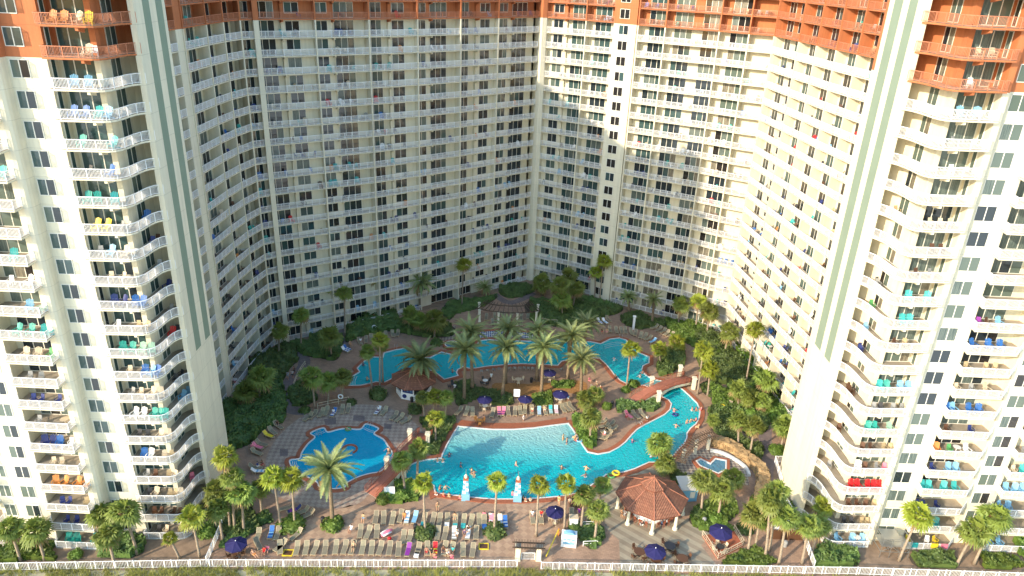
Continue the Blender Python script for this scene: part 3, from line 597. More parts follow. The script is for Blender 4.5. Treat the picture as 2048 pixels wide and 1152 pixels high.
for kind in (Ad,Pa,Tb):
    L=[f for f in FURN if f[0]==kind]; L.sort(key=lambda f:(Vector(f[2:5])-Vector((0,0,HC))).length)
    grp={'adirondack_chair':'adirondack chairs on the balconies','patio_chair':'patio chairs on the balconies','patio_table':'round tables on the balconies'}[kind]
    for _,col,x,y,z,a,lab in L[:298]:
        _o=link(kind,fmesh(kind,col),None,(x,y,z+.004),a); _o.scale=(1.12,)*3; tag(_o,lab,'table' if kind==Tb else 'chair',grp)
    rest=L[298:]
    if rest:
        b=MB(); src={Ad:AD,Pa:PA,Tb:TB}[kind]; cols=[]
        for _,col,x,y,z,a,lab in rest:
            if col not in cols: cols.append(col)
            c,n_=math.cos(a),math.sin(a); b.add([(x+v[0]*c-v[1]*n_,y+v[0]*n_+v[1]*c,z+v[2]+.004) for v in src.v],src.f,cols.index(col))
        tag(b.build(kind,[cm(c) for c in cols]),'the far %s on the upper rear balconies, many colours'%('chairs' if kind!=Tb else 'tables'),'table' if kind==Tb else 'chair',grp,'stuff')
# ================================================================== THE GROUND
def sheet(name, p, z, m, kind='structure', uv=None):
    b=MB(); p=[Vector(q) for q in p]
    if area(p)<0: p=p[::-1]
    b.add([(q.x,q.y,z) for q in p],[list(range(len(p)))]); return tag(b.build(name,m),kind=kind)
b=MB(); b.add([(-400,-60,-.06),(400,-60,-.06),(400,500,-.06),(-400,500,-.06)],[(0,1,2,3)]); tag(b.build('ground','dirt'),kind='structure')
# plaza: everything inside the horseshoe and down to the beach fence
sheet('plaza',[at('P',416,1137),at('P',1040,1137),at('P',1083,1142),at('P',1625,1151),at('I',1180,820),at('I',1060,600),(41,92),(46,100),(45.8,128),(43,138),(27,147),(18,153),(4,160),(-20,143),(-44,125),(-45.8,107),(-46,90),(-38.5,86),at('P',470,1000)],0.0,'pavers')
sheet('beach',[(-300,-250),(300,-250),(300,62),(-300,62)],-.02,'beach_bounce_sand')  # unseen sand, laid over the sea too, added to bounce light onto shaded walls
sheet('dune_sand',[(-300,-50),(300,-50),(300,71.2+.4),at('P',2048,1165).xy,at('P',1083,1142).xy,at('P',1035,1139).xy,at('P',0,1141).xy,(-300,60)],-.03,'sand')
# patterned paving
c0=at('D',500,330).xy
kid=[(78,388),(150,376),(168,330),(215,262),(268,212),(235,180),(332,140),(368,172),(480,146),(615,150),(662,110),(757,145),(722,185),(790,225),(830,280),(865,340),(850,400),(800,455),(760,480),(690,492),(610,515),(545,545),(505,570),(500,595),(440,608),(360,605),(300,590),(285,560),(190,505),(110,455),(85,430)]
ring=[(-120,500),(-80,300),(60,130),(250,10),(480,-30),(700,-40),(900,10),(1060,120),(1090,190),(980,260),(930,330),(800,500),(880,600),(700,640),(600,720),(400,760),(150,720),(-60,640)]
sheet('checkered_paving',smooth(poly('D',ring)),.004,'pavers_check')
for k,qq in enumerate([[(335,70),(430,60),(430,110),(350,115)],[(565,40),(650,45),(650,90),(560,80)],[(800,100),(860,110),(850,150),(800,140)],[(0,300),(60,300),(60,350),(0,355)]]): sheet('brown_paving',poly('D',qq),.008,'path_pavers')
sheet('checkered_paving',poly('A',[(1230,370),(1350,350),(1340,470),(1250,500),(1200,430)]),.004,'pavers_fine_check')
sheet('checkered_paving',poly('P',[(700,1010),(1010,1030),(1035,1128),(620,1125),(560,1060)]),.004,'pavers_soft_check')
sheet('checkered_paving',poly('P',[(1010,1000),(1130,1010),(1100,1130),(1040,1125)]),.0045,'pavers_soft_check')
sheet('bar_terrace',poly('F',[(0,560),(260,610),(300,700),(420,860),(900,830),(960,900),(1010,960),(930,1040),(1080,1230),(310,1230),(300,1000),(190,900),(190,760)]),.004,'deck_stripes')
sheet('bar_terrace',poly('F',[(110,600),(300,500),(560,440),(640,520),(320,620),(180,700)]),.0042,'deck_stripes')
sheet('spa_terrace',poly('F',[(740,400),(860,330),(980,290),(1100,330),(1230,410),(1290,500),(1300,580),(1000,560),(850,520),(750,470)]),.006,'pavers_fine_check')
_pz=[.009]; _bz=[.018]
def path(c,pts,w_):
    p=smooth([at(c,*q).xy for q in pts],4,False); a=offset(p,w_/2,False); b_=offset(p,-w_/2,False); _pz[0]+=.0012
    return sheet('path',a+b_[::-1],_pz[0],'path_pavers')
path('A',[(70,530),(180,600),(170,680),(90,760),(40,850),(30,940),(100,1000),(200,1010)],2.2)
path('A',[(480,380),(480,470),(520,540)],1.6); path('B',[(495,110),(620,175),(800,100)],1.8)
path('I',[(985,300),(1010,430),(1000,520),(1000,620)],2.0); path('P',[(1500,812),(1530,850),(1530,900)],1.8)
# ------------------------------------------------------------------ pools
def pool(name, pts, m, wm=.9, white=.1, zc=.12, zw=.03, sm=True, kind='structure', label=None, cat=None):
    p=[Vector(q) for q in pts]
    if sm: p=smooth(p,4)
    if area(p)<0: p=p[::-1]
    wtr=sheet(name,p,zw,m)
    def ringm(i0,i1,z0,z1,mt,nm):
        a=offset(p,i0); c=offset(p,i1); b=MB(); N=len(p)
        for i in range(N):
            j=(i+1)%N; vs=[(*a[i],z0),(*a[j],z0),(*c[j],z0),(*c[i],z0),(*a[i],z1),(*a[j],z1),(*c[j],z1),(*c[i],z1)]
            b.add(vs,[(4,7,6,5),(0,4,5,1),(2,6,7,3)])
        return tag(b.build(nm,mt),kind='structure')
    ringm(-white,.1,-.02,zc+.02,'white_tile','pool_edge'); ringm(.1,wm,-.02,zc,'brick_coping','pool_coping')
    return wtr
pool('kids_pool_water',poly('D',kid),'water_kids',.75)
# island of brick in the kids pool, its steps
b=MB(); q=at('D',535,305)
for k in range(18):
    a,e=-.9+k*.24,-.9+(k+1)*.24; b.prism([(q.x+r_*math.cos(t_),q.y+r_*math.sin(t_)) for r_,t_ in ((.95,a),(1.25,a),(1.25,e),(.95,e))],0,.2)
tag(b.build('pool_planter',['brick_coping']),'open ring of low brick wall standing in the kids pool','planter wall')
wave=poly('E',[(215,128),(350,140),(480,152),(640,152),(800,140),(930,122),(1062,106),(1095,150),(1130,205),(1170,268),(1210,325),(1290,342),(1380,326),(1450,290),(1500,250),(1552,190)])+\
     poly('F',[(440,150),(500,115),(570,80),(650,38),(690,0)])+poly('C',[(702,955),(680,925),(640,905),(600,880),(540,835),(500,815)])+\
     poly('C',[(400,800),(360,800),(310,775),(270,740),(240,700),(200,650),(150,605)])+poly('B',[(1230,600),(1110,600),(1010,628),(980,660),(860,652),(700,647),(560,655),(430,667),(350,680),(300,682),(255,668),(212,692),(204,712),(216,738),(110,766)])+\
     poly('A',[(1180,700),(1000,690),(860,760),(800,790),(740,785),(620,812),(530,815),(530,775),(560,740),(612,708),(592,680),(650,625),(710,594),(790,596),(800,562),(880,540),(985,522),(1080,600),(1150,600),(1240,555),(1330,578),(1420,540)])+\
     poly('B',[(350,510),(385,468),(450,460),(560,470),(690,470),(760,472),(950,458),(1060,472),(1230,476),(1310,492)])+poly('C',[(165,490),(230,456),(300,448),(350,462),(400,500),(450,560),(530,592),(530,640),(482,662),(475,690),(492,722),(520,742),(560,765),(640,780),(700,800),(750,815),(790,845),(850,900),(900,950),(920,1000)])+\
     poly('F',[(920,30),(912,70),(890,110),(850,142),(822,180),(820,215),(800,260),(760,300),(720,350),(650,400),(580,405),(530,405),(470,432),(420,455),(330,482),(250,490),(200,500),(150,538),(100,572)])+\
     poly('E',[(1180,620),(1080,652),(990,668),(850,680),(700,688),(500,688),(400,682),(300,672),(150,655),(45,638)])+poly('D',[(1192,640),(1180,585),(1130,560),(1060,540),(975,530),(930,470),(990,430),(1060,400),(1130,385),(1240,372)])+poly('E',[(95,345),(130,270),(170,200)])
pool('wave_pool_water',wave,'water_wave',.85,sm=False)
b=MB(); a,c_=at('E',240,100),at('E',1045,70)
p=[at('E',*q).xy for q in [(205,118),(350,128),(480,140),(640,140),(800,128),(930,110),(1050,96),(1045,60),(930,78),(800,98),(640,105),(480,105),(350,95),(240,80)]]
sheet('beach_entry_curb',p,.13,'brick_coping')
spa=smooth(poly('F',[(880,402),(920,388),(1000,418),(1035,372),(1110,395),(1118,470),(1060,492),(1000,470),(930,450)]),2)
pool('spa_water',poly('F',[(890,405),(925,388),(1000,425),(1040,385),(1120,400),(1118,470),(1060,500),(1000,475),(920,440)]),'water_spa',.55,.12,.35,.25,sm=False)
pool('round_spa_water',[at('A',1320,505).xy+Vector((1.35*math.cos(i*math.pi/8),1.35*math.sin(i*math.pi/8))) for i in range(16)],'water_spa',.5,.1,.4,.3,sm=False)
# pool steps under the surface show as pale arcs
def steps(c,pts,n,dx,dy):
    for i in range(n):
        p=smooth([at(c,x+dx*i,y+dy*i).xy for x,y in pts],4,False); b=MB()
        a=offset(p,.04,False); q=offset(p,-.04,False)
        b.add([(*v,.036) for v in a]+[(*v,.036) for v in q],[(j,j+1,len(p)+j+1,len(p)+j) for j in range(len(p)-1)]); tag(b.build('pool_step','white_tile'),kind='structure')
steps('C',[(185,500),(240,485),(300,478),(350,490),(390,515)],3,3,13); steps('D',[(650,135),(690,155),(725,165)],2,-8,9); steps('D',[(262,185),(310,175),(340,160)],2,8,9); steps('D',[(95,395),(100,420),(120,440)],3,14,0)
steps('A',[(560,740),(545,775),(545,805)],3,16,0)
# ------------------------------------------------------------------ planting
rp=random.Random(5)
def _lb(b, cx, cy, cz, rx, ry, rz_, n, s, m=0, mats=1, up=.2):
    for i in range(n):
        while True:
            d=Vector((rp.gauss(0,1),rp.gauss(0,1),rp.gauss(0,1)))
            if d.length>.1: break
        d.normalize(); r=rp.uniform(.72,1.05)*(1+.12*math.sin(5*d.x+3*d.y+cx)); c=Vector((cx+d.x*rx*r,cy+d.y*ry*r,cz+abs(d.z)*rz_*r))
        n_=(d+Vector((rp.uniform(-.7,.7),rp.uniform(-.7,.7),rp.uniform(-.3,.9)))).normalized(); t=n_.orthogonal().normalized(); t.rotate(Matrix.Rotation(rp.uniform(0,6.28),3,n_)); u=n_.cross(t)
        q=s*rp.uniform(.6,1.3); b.add([c-t*q*.5,c+u*q*.35,c+t*q*.6,c-u*q*.35],[(0,1,2,3)],m if mats==1 else rp.randrange(mats))
def bed(name,c,pts,h,dens,m='shrub_leaf',soil='soil',label=None,s=.34,lumps=1.3,sm=True):
    p=[Vector(q) for q in (poly(c,pts) if c else pts)]
    if area(p)<0: p=p[::-1]
    _bz[0]+=.0008; sheet('planting_bed',smooth(p,3) if sm else p,_bz[0],soil)
    if dens<=0: return
    x0,x1=min(q.x for q in p),max(q.x for q in p); y0,y1=min(q.y for q in p),max(q.y for q in p); b=MB(); A_=(x1-x0)*(y1-y0)
    def H(x,y): return h*(.62+.38*math.sin(x*lumps+1.3*math.sin(y*1.1*lumps))*math.sin(y*lumps*.9+1.7*math.sin(x*.8))+.12*math.sin(x*3.1)*math.sin(y*3.7))
    # dark inner mound
    g=.7; nx,ny=int((x1-x0)/g)+1,int((y1-y0)/g)+1
    for i in range(nx):
        for j in range(ny):
            cx,cy=x0+(i+.5)*g,y0+(j+.5)*g
            if inside(p,cx,cy):
                z=[max(.05,H(cx+dx*g/2,cy+dy*g/2)*.8) for dx,dy in ((-1,-1),(1,-1),(1,1),(-1,1))]
                b.add([(cx-g/2,cy-g/2,z[0]),(cx+g/2,cy-g/2,z[1]),(cx+g/2,cy+g/2,z[2]),(cx-g/2,cy+g/2,z[3]),(cx-g/2,cy-g/2,0),(cx+g/2,cy-g/2,0),(cx+g/2,cy+g/2,0),(cx-g/2,cy+g/2,0)],[(0,1,2,3),(4,5,1,0),(5,6,2,1),(6,7,3,2),(7,4,0,3)])
    for i in range(int(A_*dens)):
        x,y=rp.uniform(x0,x1),rp.uniform(y0,y1)
        if not inside(p,x,y): continue
        z=H(x,y)*rp.uniform(.75,1.08); edge=1
        n_=Vector((rp.uniform(-.8,.8),rp.uniform(-.9,.5),rp.uniform(.2,1))).normalized(); t=n_.orthogonal().normalized(); t.rotate(Matrix.Rotation(rp.uniform(0,6.28),3,n_)); u=n_.cross(t); q=s*rp.uniform(.6,1.4); c_=Vector((x,y,max(.1,z)))
        b.add([c_-t*q*.5,c_+u*q*.35,c_+t*q*.6,c_-u*q*.35],[(0,1,2,3)])
    # leaves down the sides
    for a,e in zip(p,p[1:]+p[:1]):
        L=(e-a).length
        for i in range(int(L*dens*h*.5)):
            q_=a+(e-a)*rp.random(); c_=Vector((q_.x,q_.y,rp.uniform(.05,1)*max(.1,H(q_.x,q_.y)))); n_=Vector((rp.gauss(0,1),rp.gauss(0,1),rp.gauss(0,.6))).normalized(); t=n_.orthogonal().normalized(); u=n_.cross(t); q=s*rp.uniform(.6,1.3)
            b.add([c_-t*q*.5,c_+u*q*.35,c_+t*q*.6,c_-u*q*.35],[(0,1,2,3)])
    tag(b.build(name,m),label,'shrubs',None,'stuff')
bed('shrubbery','A',[(80,500),(230,480),(240,430),(330,400),(480,430),(470,560),(420,620),(300,600),(190,580)],1.3,34,label='dark shrubs below the left diagonal wing, left end')
bed('shrubbery','A',[(510,440),(520,370),(700,290),(860,265),(950,330),(960,400),(1050,400),(1000,420),(840,395),(700,410),(520,480)],2.0,34,label='tall dark shrubs behind the loungers below the left diagonal wing')
bed('shrubbery','G',[(85,130),(200,60),(320,20),(420,-60),(440,40),(460,140),(440,230),(330,270),(240,360),(130,400),(110,380)],1.8,30,label='dark thicket at the foot of the left fin')
bed('shrubbery','M',[(130,990),(230,930),(330,940),(345,1010),(300,1060),(260,1130),(200,1190),(60,1150),(70,1020)],1.7,30,label='dark shrubs between the left side wing and the path')
bed('shrubbery','A',[(70,830),(150,790),(260,850),(290,920),(200,960),(110,970),(65,900)],1.0,34,label='round dark hedge inside the bend of the left path')
bed('shrubbery','B',[(90,250),(150,170),(400,140),(520,130),(420,200),(330,230),(200,260),(150,310)],1.0,30,label='dark hedge left of the rear pergola')
bed('shrubbery','B',[(530,60),(620,25),(780,50),(800,90),(700,130),(600,140),(540,110)],1.0,30,label='dark hedge at the inner corner of the building')
bed('shrubbery','B',[(980,240),(1100,160),(1350,200),(1480,220),(1440,260),(1300,290),(1160,280),(1000,350)],1.1,30,label='dark hedge right of the rear pergola')
bed('shrubbery','B',[(1110,120),(1250,180),(1400,230),(1420,210),(1250,150)],1.2,30,label='dark hedge along the right diagonal wing patios')
bed('shrubbery','C',[(310,290),(440,240),(560,300),(680,330),(620,360),(540,370),(440,380),(340,340)],1.0,30,label='dark hedge beside the white column')
bed('shrubbery','C',[(660,330),(800,330),(900,390),(960,430),(850,440),(750,430),(690,380)],1.3,34,'shrub_bright',label='bright green clipped shrubs behind the right rear loungers')
bed('shrubbery','C',[(590,690),(620,600),(700,530),(800,560),(800,650),(740,680),(700,730),(620,740)],1.8,34,label='dense green shrubs beside the red bridge')
bed('shrubbery','C',[(880,400),(1000,400),(1100,470),(1190,580),(1300,700),(1340,760),(1300,840),(1150,800),(1000,790),(950,700),(900,620)],1.8,30,label='thick shrubs along the foot of the right side wing')
bed('shrubbery','C',[(1130,820),(1250,780),(1400,860),(1450,960),(1380,1000),(1200,970)],1.3,30,label='shrubs by the right hand path near the fin')
bed('shrubbery','C',[(930,800),(1040,770),(1060,850),(1000,900),(940,860)],.8,34,label='low shrubs at the right end of the bridge')
bed('shrubbery','C',[(280,930),(400,950),(560,920),(620,960),(560,1010),(400,990),(290,1020)],.9,36,label='green hedge left of the bridge below its white posts')
bed('mulch_garden','B',[(500,790),(760,800),(800,780),(930,790),(1080,770),(1200,790),(1180,880),(1000,860),(860,900),(600,900),(490,860)],.5,0,soil='mulch')
bed('shrubbery','B',[(190,800),(300,780),(360,830),(480,850),(620,880),(640,960),(470,960),(400,900),(220,970),(190,900)],.9,30,label='broad leaved plants under the left date palms')
bed('shrubbery','B',[(790,890),(930,870),(940,960),(830,970),(780,930)],.8,34,'shrub_bright',label='broad leaved bright plants between two navy parasols')
bed('shrubbery','B',[(930,790),(1080,770),(1120,800),(1060,830),(960,830)],.6,34,'shrub_bright',label='yellow green low plants on the mulch garden')
bed('shrubbery','D',[(1070,90),(1180,60),(1340,60),(1350,90),(1290,180),(1230,290),(1210,340),(1150,340),(1150,180)],1.0,36,label='hedge along the left edge of the wave pool')
bed('shrubbery','E',[(1090,60),(1110,30),(1280,180),(1275,260),(1230,300),(1200,290),(1130,190)],1.2,36,'shrub_bright',label='bright hedge at the right corner of the beach entry')
bed('shrubbery','D',[(870,560),(950,530),(1060,600),(1080,660),(1040,700),(930,715),(860,720),(770,715),(760,680),(830,670),(900,620)],1.1,36,'shrub_bright',label='bright shrubs beside the stairs of the kids bridge')
bed('shrubbery','G',[(60,970),(130,900),(240,820),(340,770),(380,830),(300,850),(220,920),(100,985)],.8,34,label='green hedge along the lower left fence')
bed('shrubbery','L',[(600,1040),(640,960),(760,920),(860,940),(860,1010),(780,1045)],1.6,34,label='leafy shrubs at the foot of the left tower, right side')
bed('shrubbery','L',[(170,1040),(180,990),(300,980),(330,1050),(250,1060)],1.2,34,'shrub_bright',label='leafy shrubs at the foot of the left tower, left side')
bed('shrubbery','I',[(560,760),(640,720),(800,700),(820,780),(740,840),(640,830)],1.2,36,'shrub_bright',label='bright shrubs right of the tiled pavilion')
bed('shrubbery','F',[(680,480),(760,490),(860,560),(880,640),(860,700),(800,600),(720,550)],1.0,34,label='dark hedge behind the blue shed')
bed('shrubbery','C',[(980,1010),(1100,960),(1250,1000),(1440,1020),(1440,1150),(1380,1180),(1300,1200),(1180,1120),(1030,1100)],1.3,34,label='shrubs behind the stone wall of the hot tub')
bed('shrubbery','F',[(1010,120),(1140,120),(1250,230),(1380,300),(1385,400),(1300,340),(1200,260),(1040,200)],1.3,34,label='green shrubs above the golden stone wall')
bed('shrubbery','I',[(860,1000),(930,990),(1060,1070),(980,1090),(740,1085),(760,1050)],.9,34,'shrub_bright',label='low bright shrubs by the right beach fence')
bed('shrubbery','J',[(270,1030),(330,970),(520,1010),(540,1090),(420,1100),(280,1090)],1.4,34,label='bushes in front of the right tower patio')
bed('shrubbery','J',[(860,1020),(1100,1020),(1130,1100),(900,1100)],1.1,34,label='bushes in front of the towel draped patio')
bed('shrubbery','J',[(1280,1020),(1480,1040),(1536,1100),(1300,1110)],1.0,34,'shrub_bright',label='bushes at the far right foot of the tower')
bed('shrubbery','J',[(1480,920),(1560,900),(1600,1080),(1500,1020)],1.6,34,'shrub_bright',label='bright bush at the far right edge')
bed('shrubbery','E',[(1060,880),(1240,860),(1330,900),(1330,1000),(1240,1070),(1180,1030),(1120,960)],.9,34,label='shrubs behind the white rental hut')
bed('shrubbery','P',[(1470,690),(1500,720),(1560,800),(1575,850),(1545,850),(1500,780)],1.6,30,'shrub_bright',label='leafy shrubs beside the tall leaning palm, against the right wing')
bed('shrubbery','P',[(1330,640),(1400,650),(1440,680),(1450,720),(1400,700),(1340,670)],1.4,32,'shrub_bright',label='bright shrubs behind the second lounger group')
bed('shrubbery','P',[(1420,770),(1470,790),(1500,830),(1470,850),(1430,820)],1.2,32,'shrub_bright',label='light shrubs right of the bridge, before the path')
bed('shrubbery','P',[(1380,1035),(1440,1040),(1470,1062),(1440,1070),(1390,1055)],.8,34,'shrub_bright',label='low bright shrubs behind the railed deck')
bed('shrubbery','P',[(1060,600),(1180,610),(1200,640),(1120,655),(1060,640)],1.5,32,label='dark shrubs under the inner corner palm clump')
bed('shrubbery','P',[(800,640),(900,650),(905,672),(850,675),(810,665)],1.4,32,label='shrubs under the bushy palms beside the lobby')
bed('shrubbery','P',[(0,1100),(60,1085),(110,1090),(60,1120),(0,1125)],1.1,34,'shrub_bright',label='low bushes at the far left corner behind the fence')
bed('shrubbery','P',[(410,1000),(450,980),(500,1010),(520,1060),(470,1075),(425,1060)],1.2,32,label='mixed green bushes under the lower left palms')
bed('shrubbery','P',[(1500,1000),(1560,990),(1600,1040),(1560,1050),(1510,1030)],1.4,32,'shrub_bright',label='bushes under the tall group of palms at the lower right')
# shrubs one can count
def shrub_mesh(seed,m='shrub_leaf',n=420):
    rp.seed(seed); b=MB(); 
    b.lathe(0,0,[(0,.55),(.35,.8),(.7,.7),(.95,.25)],9); _lb(b,0,0,.1,1,1,1.05,n,.3); return b.mesh('foliage',m)
SM=[shrub_mesh(1),shrub_mesh(2),shrub_mesh(3,'shrub_bright')]
def shrub(c,x,y,r,h,label,v=None):
    P=at(c,x,y); v=rp.randrange(2) if v is None else v
    o=link('shrub',SM[v],None,P,rp.uniform(0,6)); o.scale=(r,r,h); return tag(o,label,'shrub','round shrubs on the terraces')
shrub('D',413,890,1.55,.9,'round green shrub around the foot of the largest date palm',2)
shrub('D',1112,960,1.5,1.0,'round green shrub at the foot of a palm left of centre on the sun terrace',0)
shrub('E',497,950,1.6,1.1,'round shrub at the foot of the palm beside the blue lounger',0)
shrub('D',100,890,1.9,1.0,'shrub at the foot of the bright palm by the lower left loungers',2)
shrub('D',790,705,1.0,.9,'leftmost of the two clipped shrubs at the bridge stairs',2)
shrub('A',1035,1010,1.35,1.3,'dark round shrub in front of the white snack kiosk',1)
shrub('A',755,900,1.6,1.6,'leafy shrub at the foot of the thin palms left of the kiosk',0)
shrub('A',1200,490,1.3,1.0,'dark shrub beside the round spa',1)
shrub('C',350,855,.9,.9,'small bright shrub left of the bridge ramp',2); shrub('C',410,810,1.1,1.0,'yellow green shrub below the bridge post',2)
shrub('C',205,985,.9,1.0,'small yellow green shrub by the black bin',2); shrub('C',380,1000,.9,.8,'dark shrub beneath the bridge ramp',1)
shrub('I',585,790,.9,.9,'clipped round shrub next to the dark bin right of the pavilion',0); shrub('I',690,820,1.3,.9,'large clipped shrub between the bin and the navy parasol',2)
shrub('I',870,880,1.2,.9,'dark clipped shrub right of the parasol deck',1); shrub('C',1110,590,2.2,.8,'flat clipped green hedge shrub at the foot of the right wing',2)
shrub('A',190,1010,1.0,.8,'small dark shrub at the left end of the netting fence',1); shrub('A',545,950,.9,.8,'small dark shrub at the right end of the netting fence',1)
shrub('I',900,180,1.4,1.0,'shrub between two palms behind the stone wall',2); shrub('I',940,390,1.3,1.0,'shrub by the right path',0); shrub('I',1060,410,1.4,1.1,'spiky bright shrub at the foot of the right fin',2)
shrub('F',1150,300,1.0,.9,'shrub growing over the upper end of the golden stone wall',0); shrub('F',1310,400,.9,.9,'shrub growing over the middle of the golden stone wall',2); shrub('F',1405,500,1.1,1.1,'shrub growing over the outer bend of the golden stone wall',0); shrub('F',1385,660,.9,1.0,'shrub at the lower end of the golden stone wall',2)
shrub('L',1250,900,1.2,1.3,'yellowish bush beside the left return of the fence',2); shrub('L',460,1030,.9,.7,'small yellow green bush by the left patio',2)
# ------------------------------------------------------------------ palms
def fan_crown(seed, m, n=46, r=1.0, dry=10):
    q=random.Random(seed); b=MB()
    for i in range(n+dry):
        d_=i>=n; az=i*2.39996+q.uniform(-.35,.35)
        el = q.uniform(-1.3,-.8) if d_ else math.asin(max(-1,min(1,1.0-1.7*((i+.5)/n))))+q.uniform(-.2,.2)
        el=min(el,1.3); d=Vector((math.cos(az)*math.cos(el),math.sin(az)*math.cos(el),math.sin(el)))
        L=r*(.36 if not d_ else .3)*q.uniform(.7,1.35); hub=d*L+Vector((0,0,.1*r))
        b.bar(Vector((0,0,0)),hub,.03,m=1 if d_ else 0)
        side=d.cross(Vector((0,0,1))); side = Vector((1,0,0)) if side.length<.05 else side.normalized(); side.rotate(Matrix.Rotation(q.uniform(-.6,.6),3,d)); nrm=side.cross(d).normalized()
        nb=11; R0=r*.68*q.uniform(.75,1.15)
        for k in range(nb):
            t=-1.35+2.7*k/(nb-1); dd=(d*math.cos(t)+side*math.sin(t)+nrm*(.10+.12*(k%2))).normalized(); tip=hub+dd*R0*(1-.2*abs(t))*q.uniform(.88,1.1)+Vector((0,0,-.20*R0*(1+.8*q.random())))
            mid=hub+dd*R0*.5; sd=dd.cross(nrm).normalized()*R0*.10
            b.add([hub,mid-sd,tip,mid+sd],[(0,1,2,3)],1 if d_ else 0)
    return b.mesh('crown',[m,'dry_leaf'])
def date_crown(seed, n=42, r=1.0):
    q=random.Random(seed); b=MB()
    for i in range(n):
        az=i*2.39996+q.uniform(-.25,.25); el0=1.42-1.75*((i/n)**.9)+q.uniform(-.14,.14); L=r*q.uniform(.85,1.12); dry=i>n-4
        h=Vector((math.cos(az),math.sin(az),0)); p=Vector((0,0,0)); el=el0; pts=[p.copy()]; S_=9; dr=q.uniform(.07,.13)
        for k in range(S_):
            el-= dr if not dry else .2; p=p+(h*math.cos(el)+Vector((0,0,math.sin(el))))*L/S_; pts.append(p.copy())
        side=h.cross(Vector((0,0,1))); side.rotate(Matrix.Rotation(q.uniform(-.5,.5),3,h))
        for k in range(1,S_+1):
            a,c=pts[k-1],pts[k]; t=(c-a).normalized(); nn=side.cross(t)
            w=r*.19*math.sin(math.pi*(.16+.80*k/S_)) + r*.02
            for s in (-1,1):
                for j in range(3):
                    o=a+(c-a)*(j/3); e=o+(side*s*.75+t*.9+nn*.35*q.uniform(.3,1.2)).normalized()*w*q.uniform(.85,1.1); g=t*r*.03
                    b.add([o-g,o+g,e],[(0,1,2)],1 if dry else 0)
            b.bar(a,c,r*.016,m=1 if dry else 0)
    return b.mesh('crown',['date_leaf','dry_leaf'])
FC={'s':[fan_crown(i,'fan_leaf',30,1.0,7) for i in range(4)],'w':[fan_crown(10+i,'fan_leaf_bright',22,1.0,4) for i in range(3)],'d':[date_crown(20+i) for i in range(3)]}
def palm(kind, c, bx, by, cx, cy, rpx, label, group='palm trees around the pools', dark=False):
    B=at(c,bx,by); C_=atY(c,cx,cy,B.y+.01); s=CR[c][2]; r=rpx/s/pxm(B.y,C_.z)*(1.26 if kind!='d' else 1.25)
    if kind!='d' : C_.z-= r*.05
    t=thing('palm_tree',label,'palm tree',B,0,group)
    b=MB(); N=7; top=C_-B; pts=[]; 
    for i in range(N+1):
        u=i/N; pts.append(Vector((top.x*(u**1.3),0.0,top.z*u)))
    R0=.30 if kind=='d' else (.19 if kind=='s' else .17)
    rad=[R0*(1.35 if i==0 else 1.0-.25*i/N) for i in range(N+1)]
    if kind=='s': rad[-2]*=1.5; rad[-1]*=1.4
    if kind=='d': rad[-2]*=1.25; rad[-1]*=1.2
    b.tube(pts,rad,8); b.build('trunk','date_bark' if kind=='d' else 'bark',t,(0,0,0),True)
    cr_=link('crown',rp.choice(FC[kind]),t,pts[-1],rp.uniform(0,6.28)); cr_.scale=(r,r,r*(.92 if kind!='d' else .9))
    return t
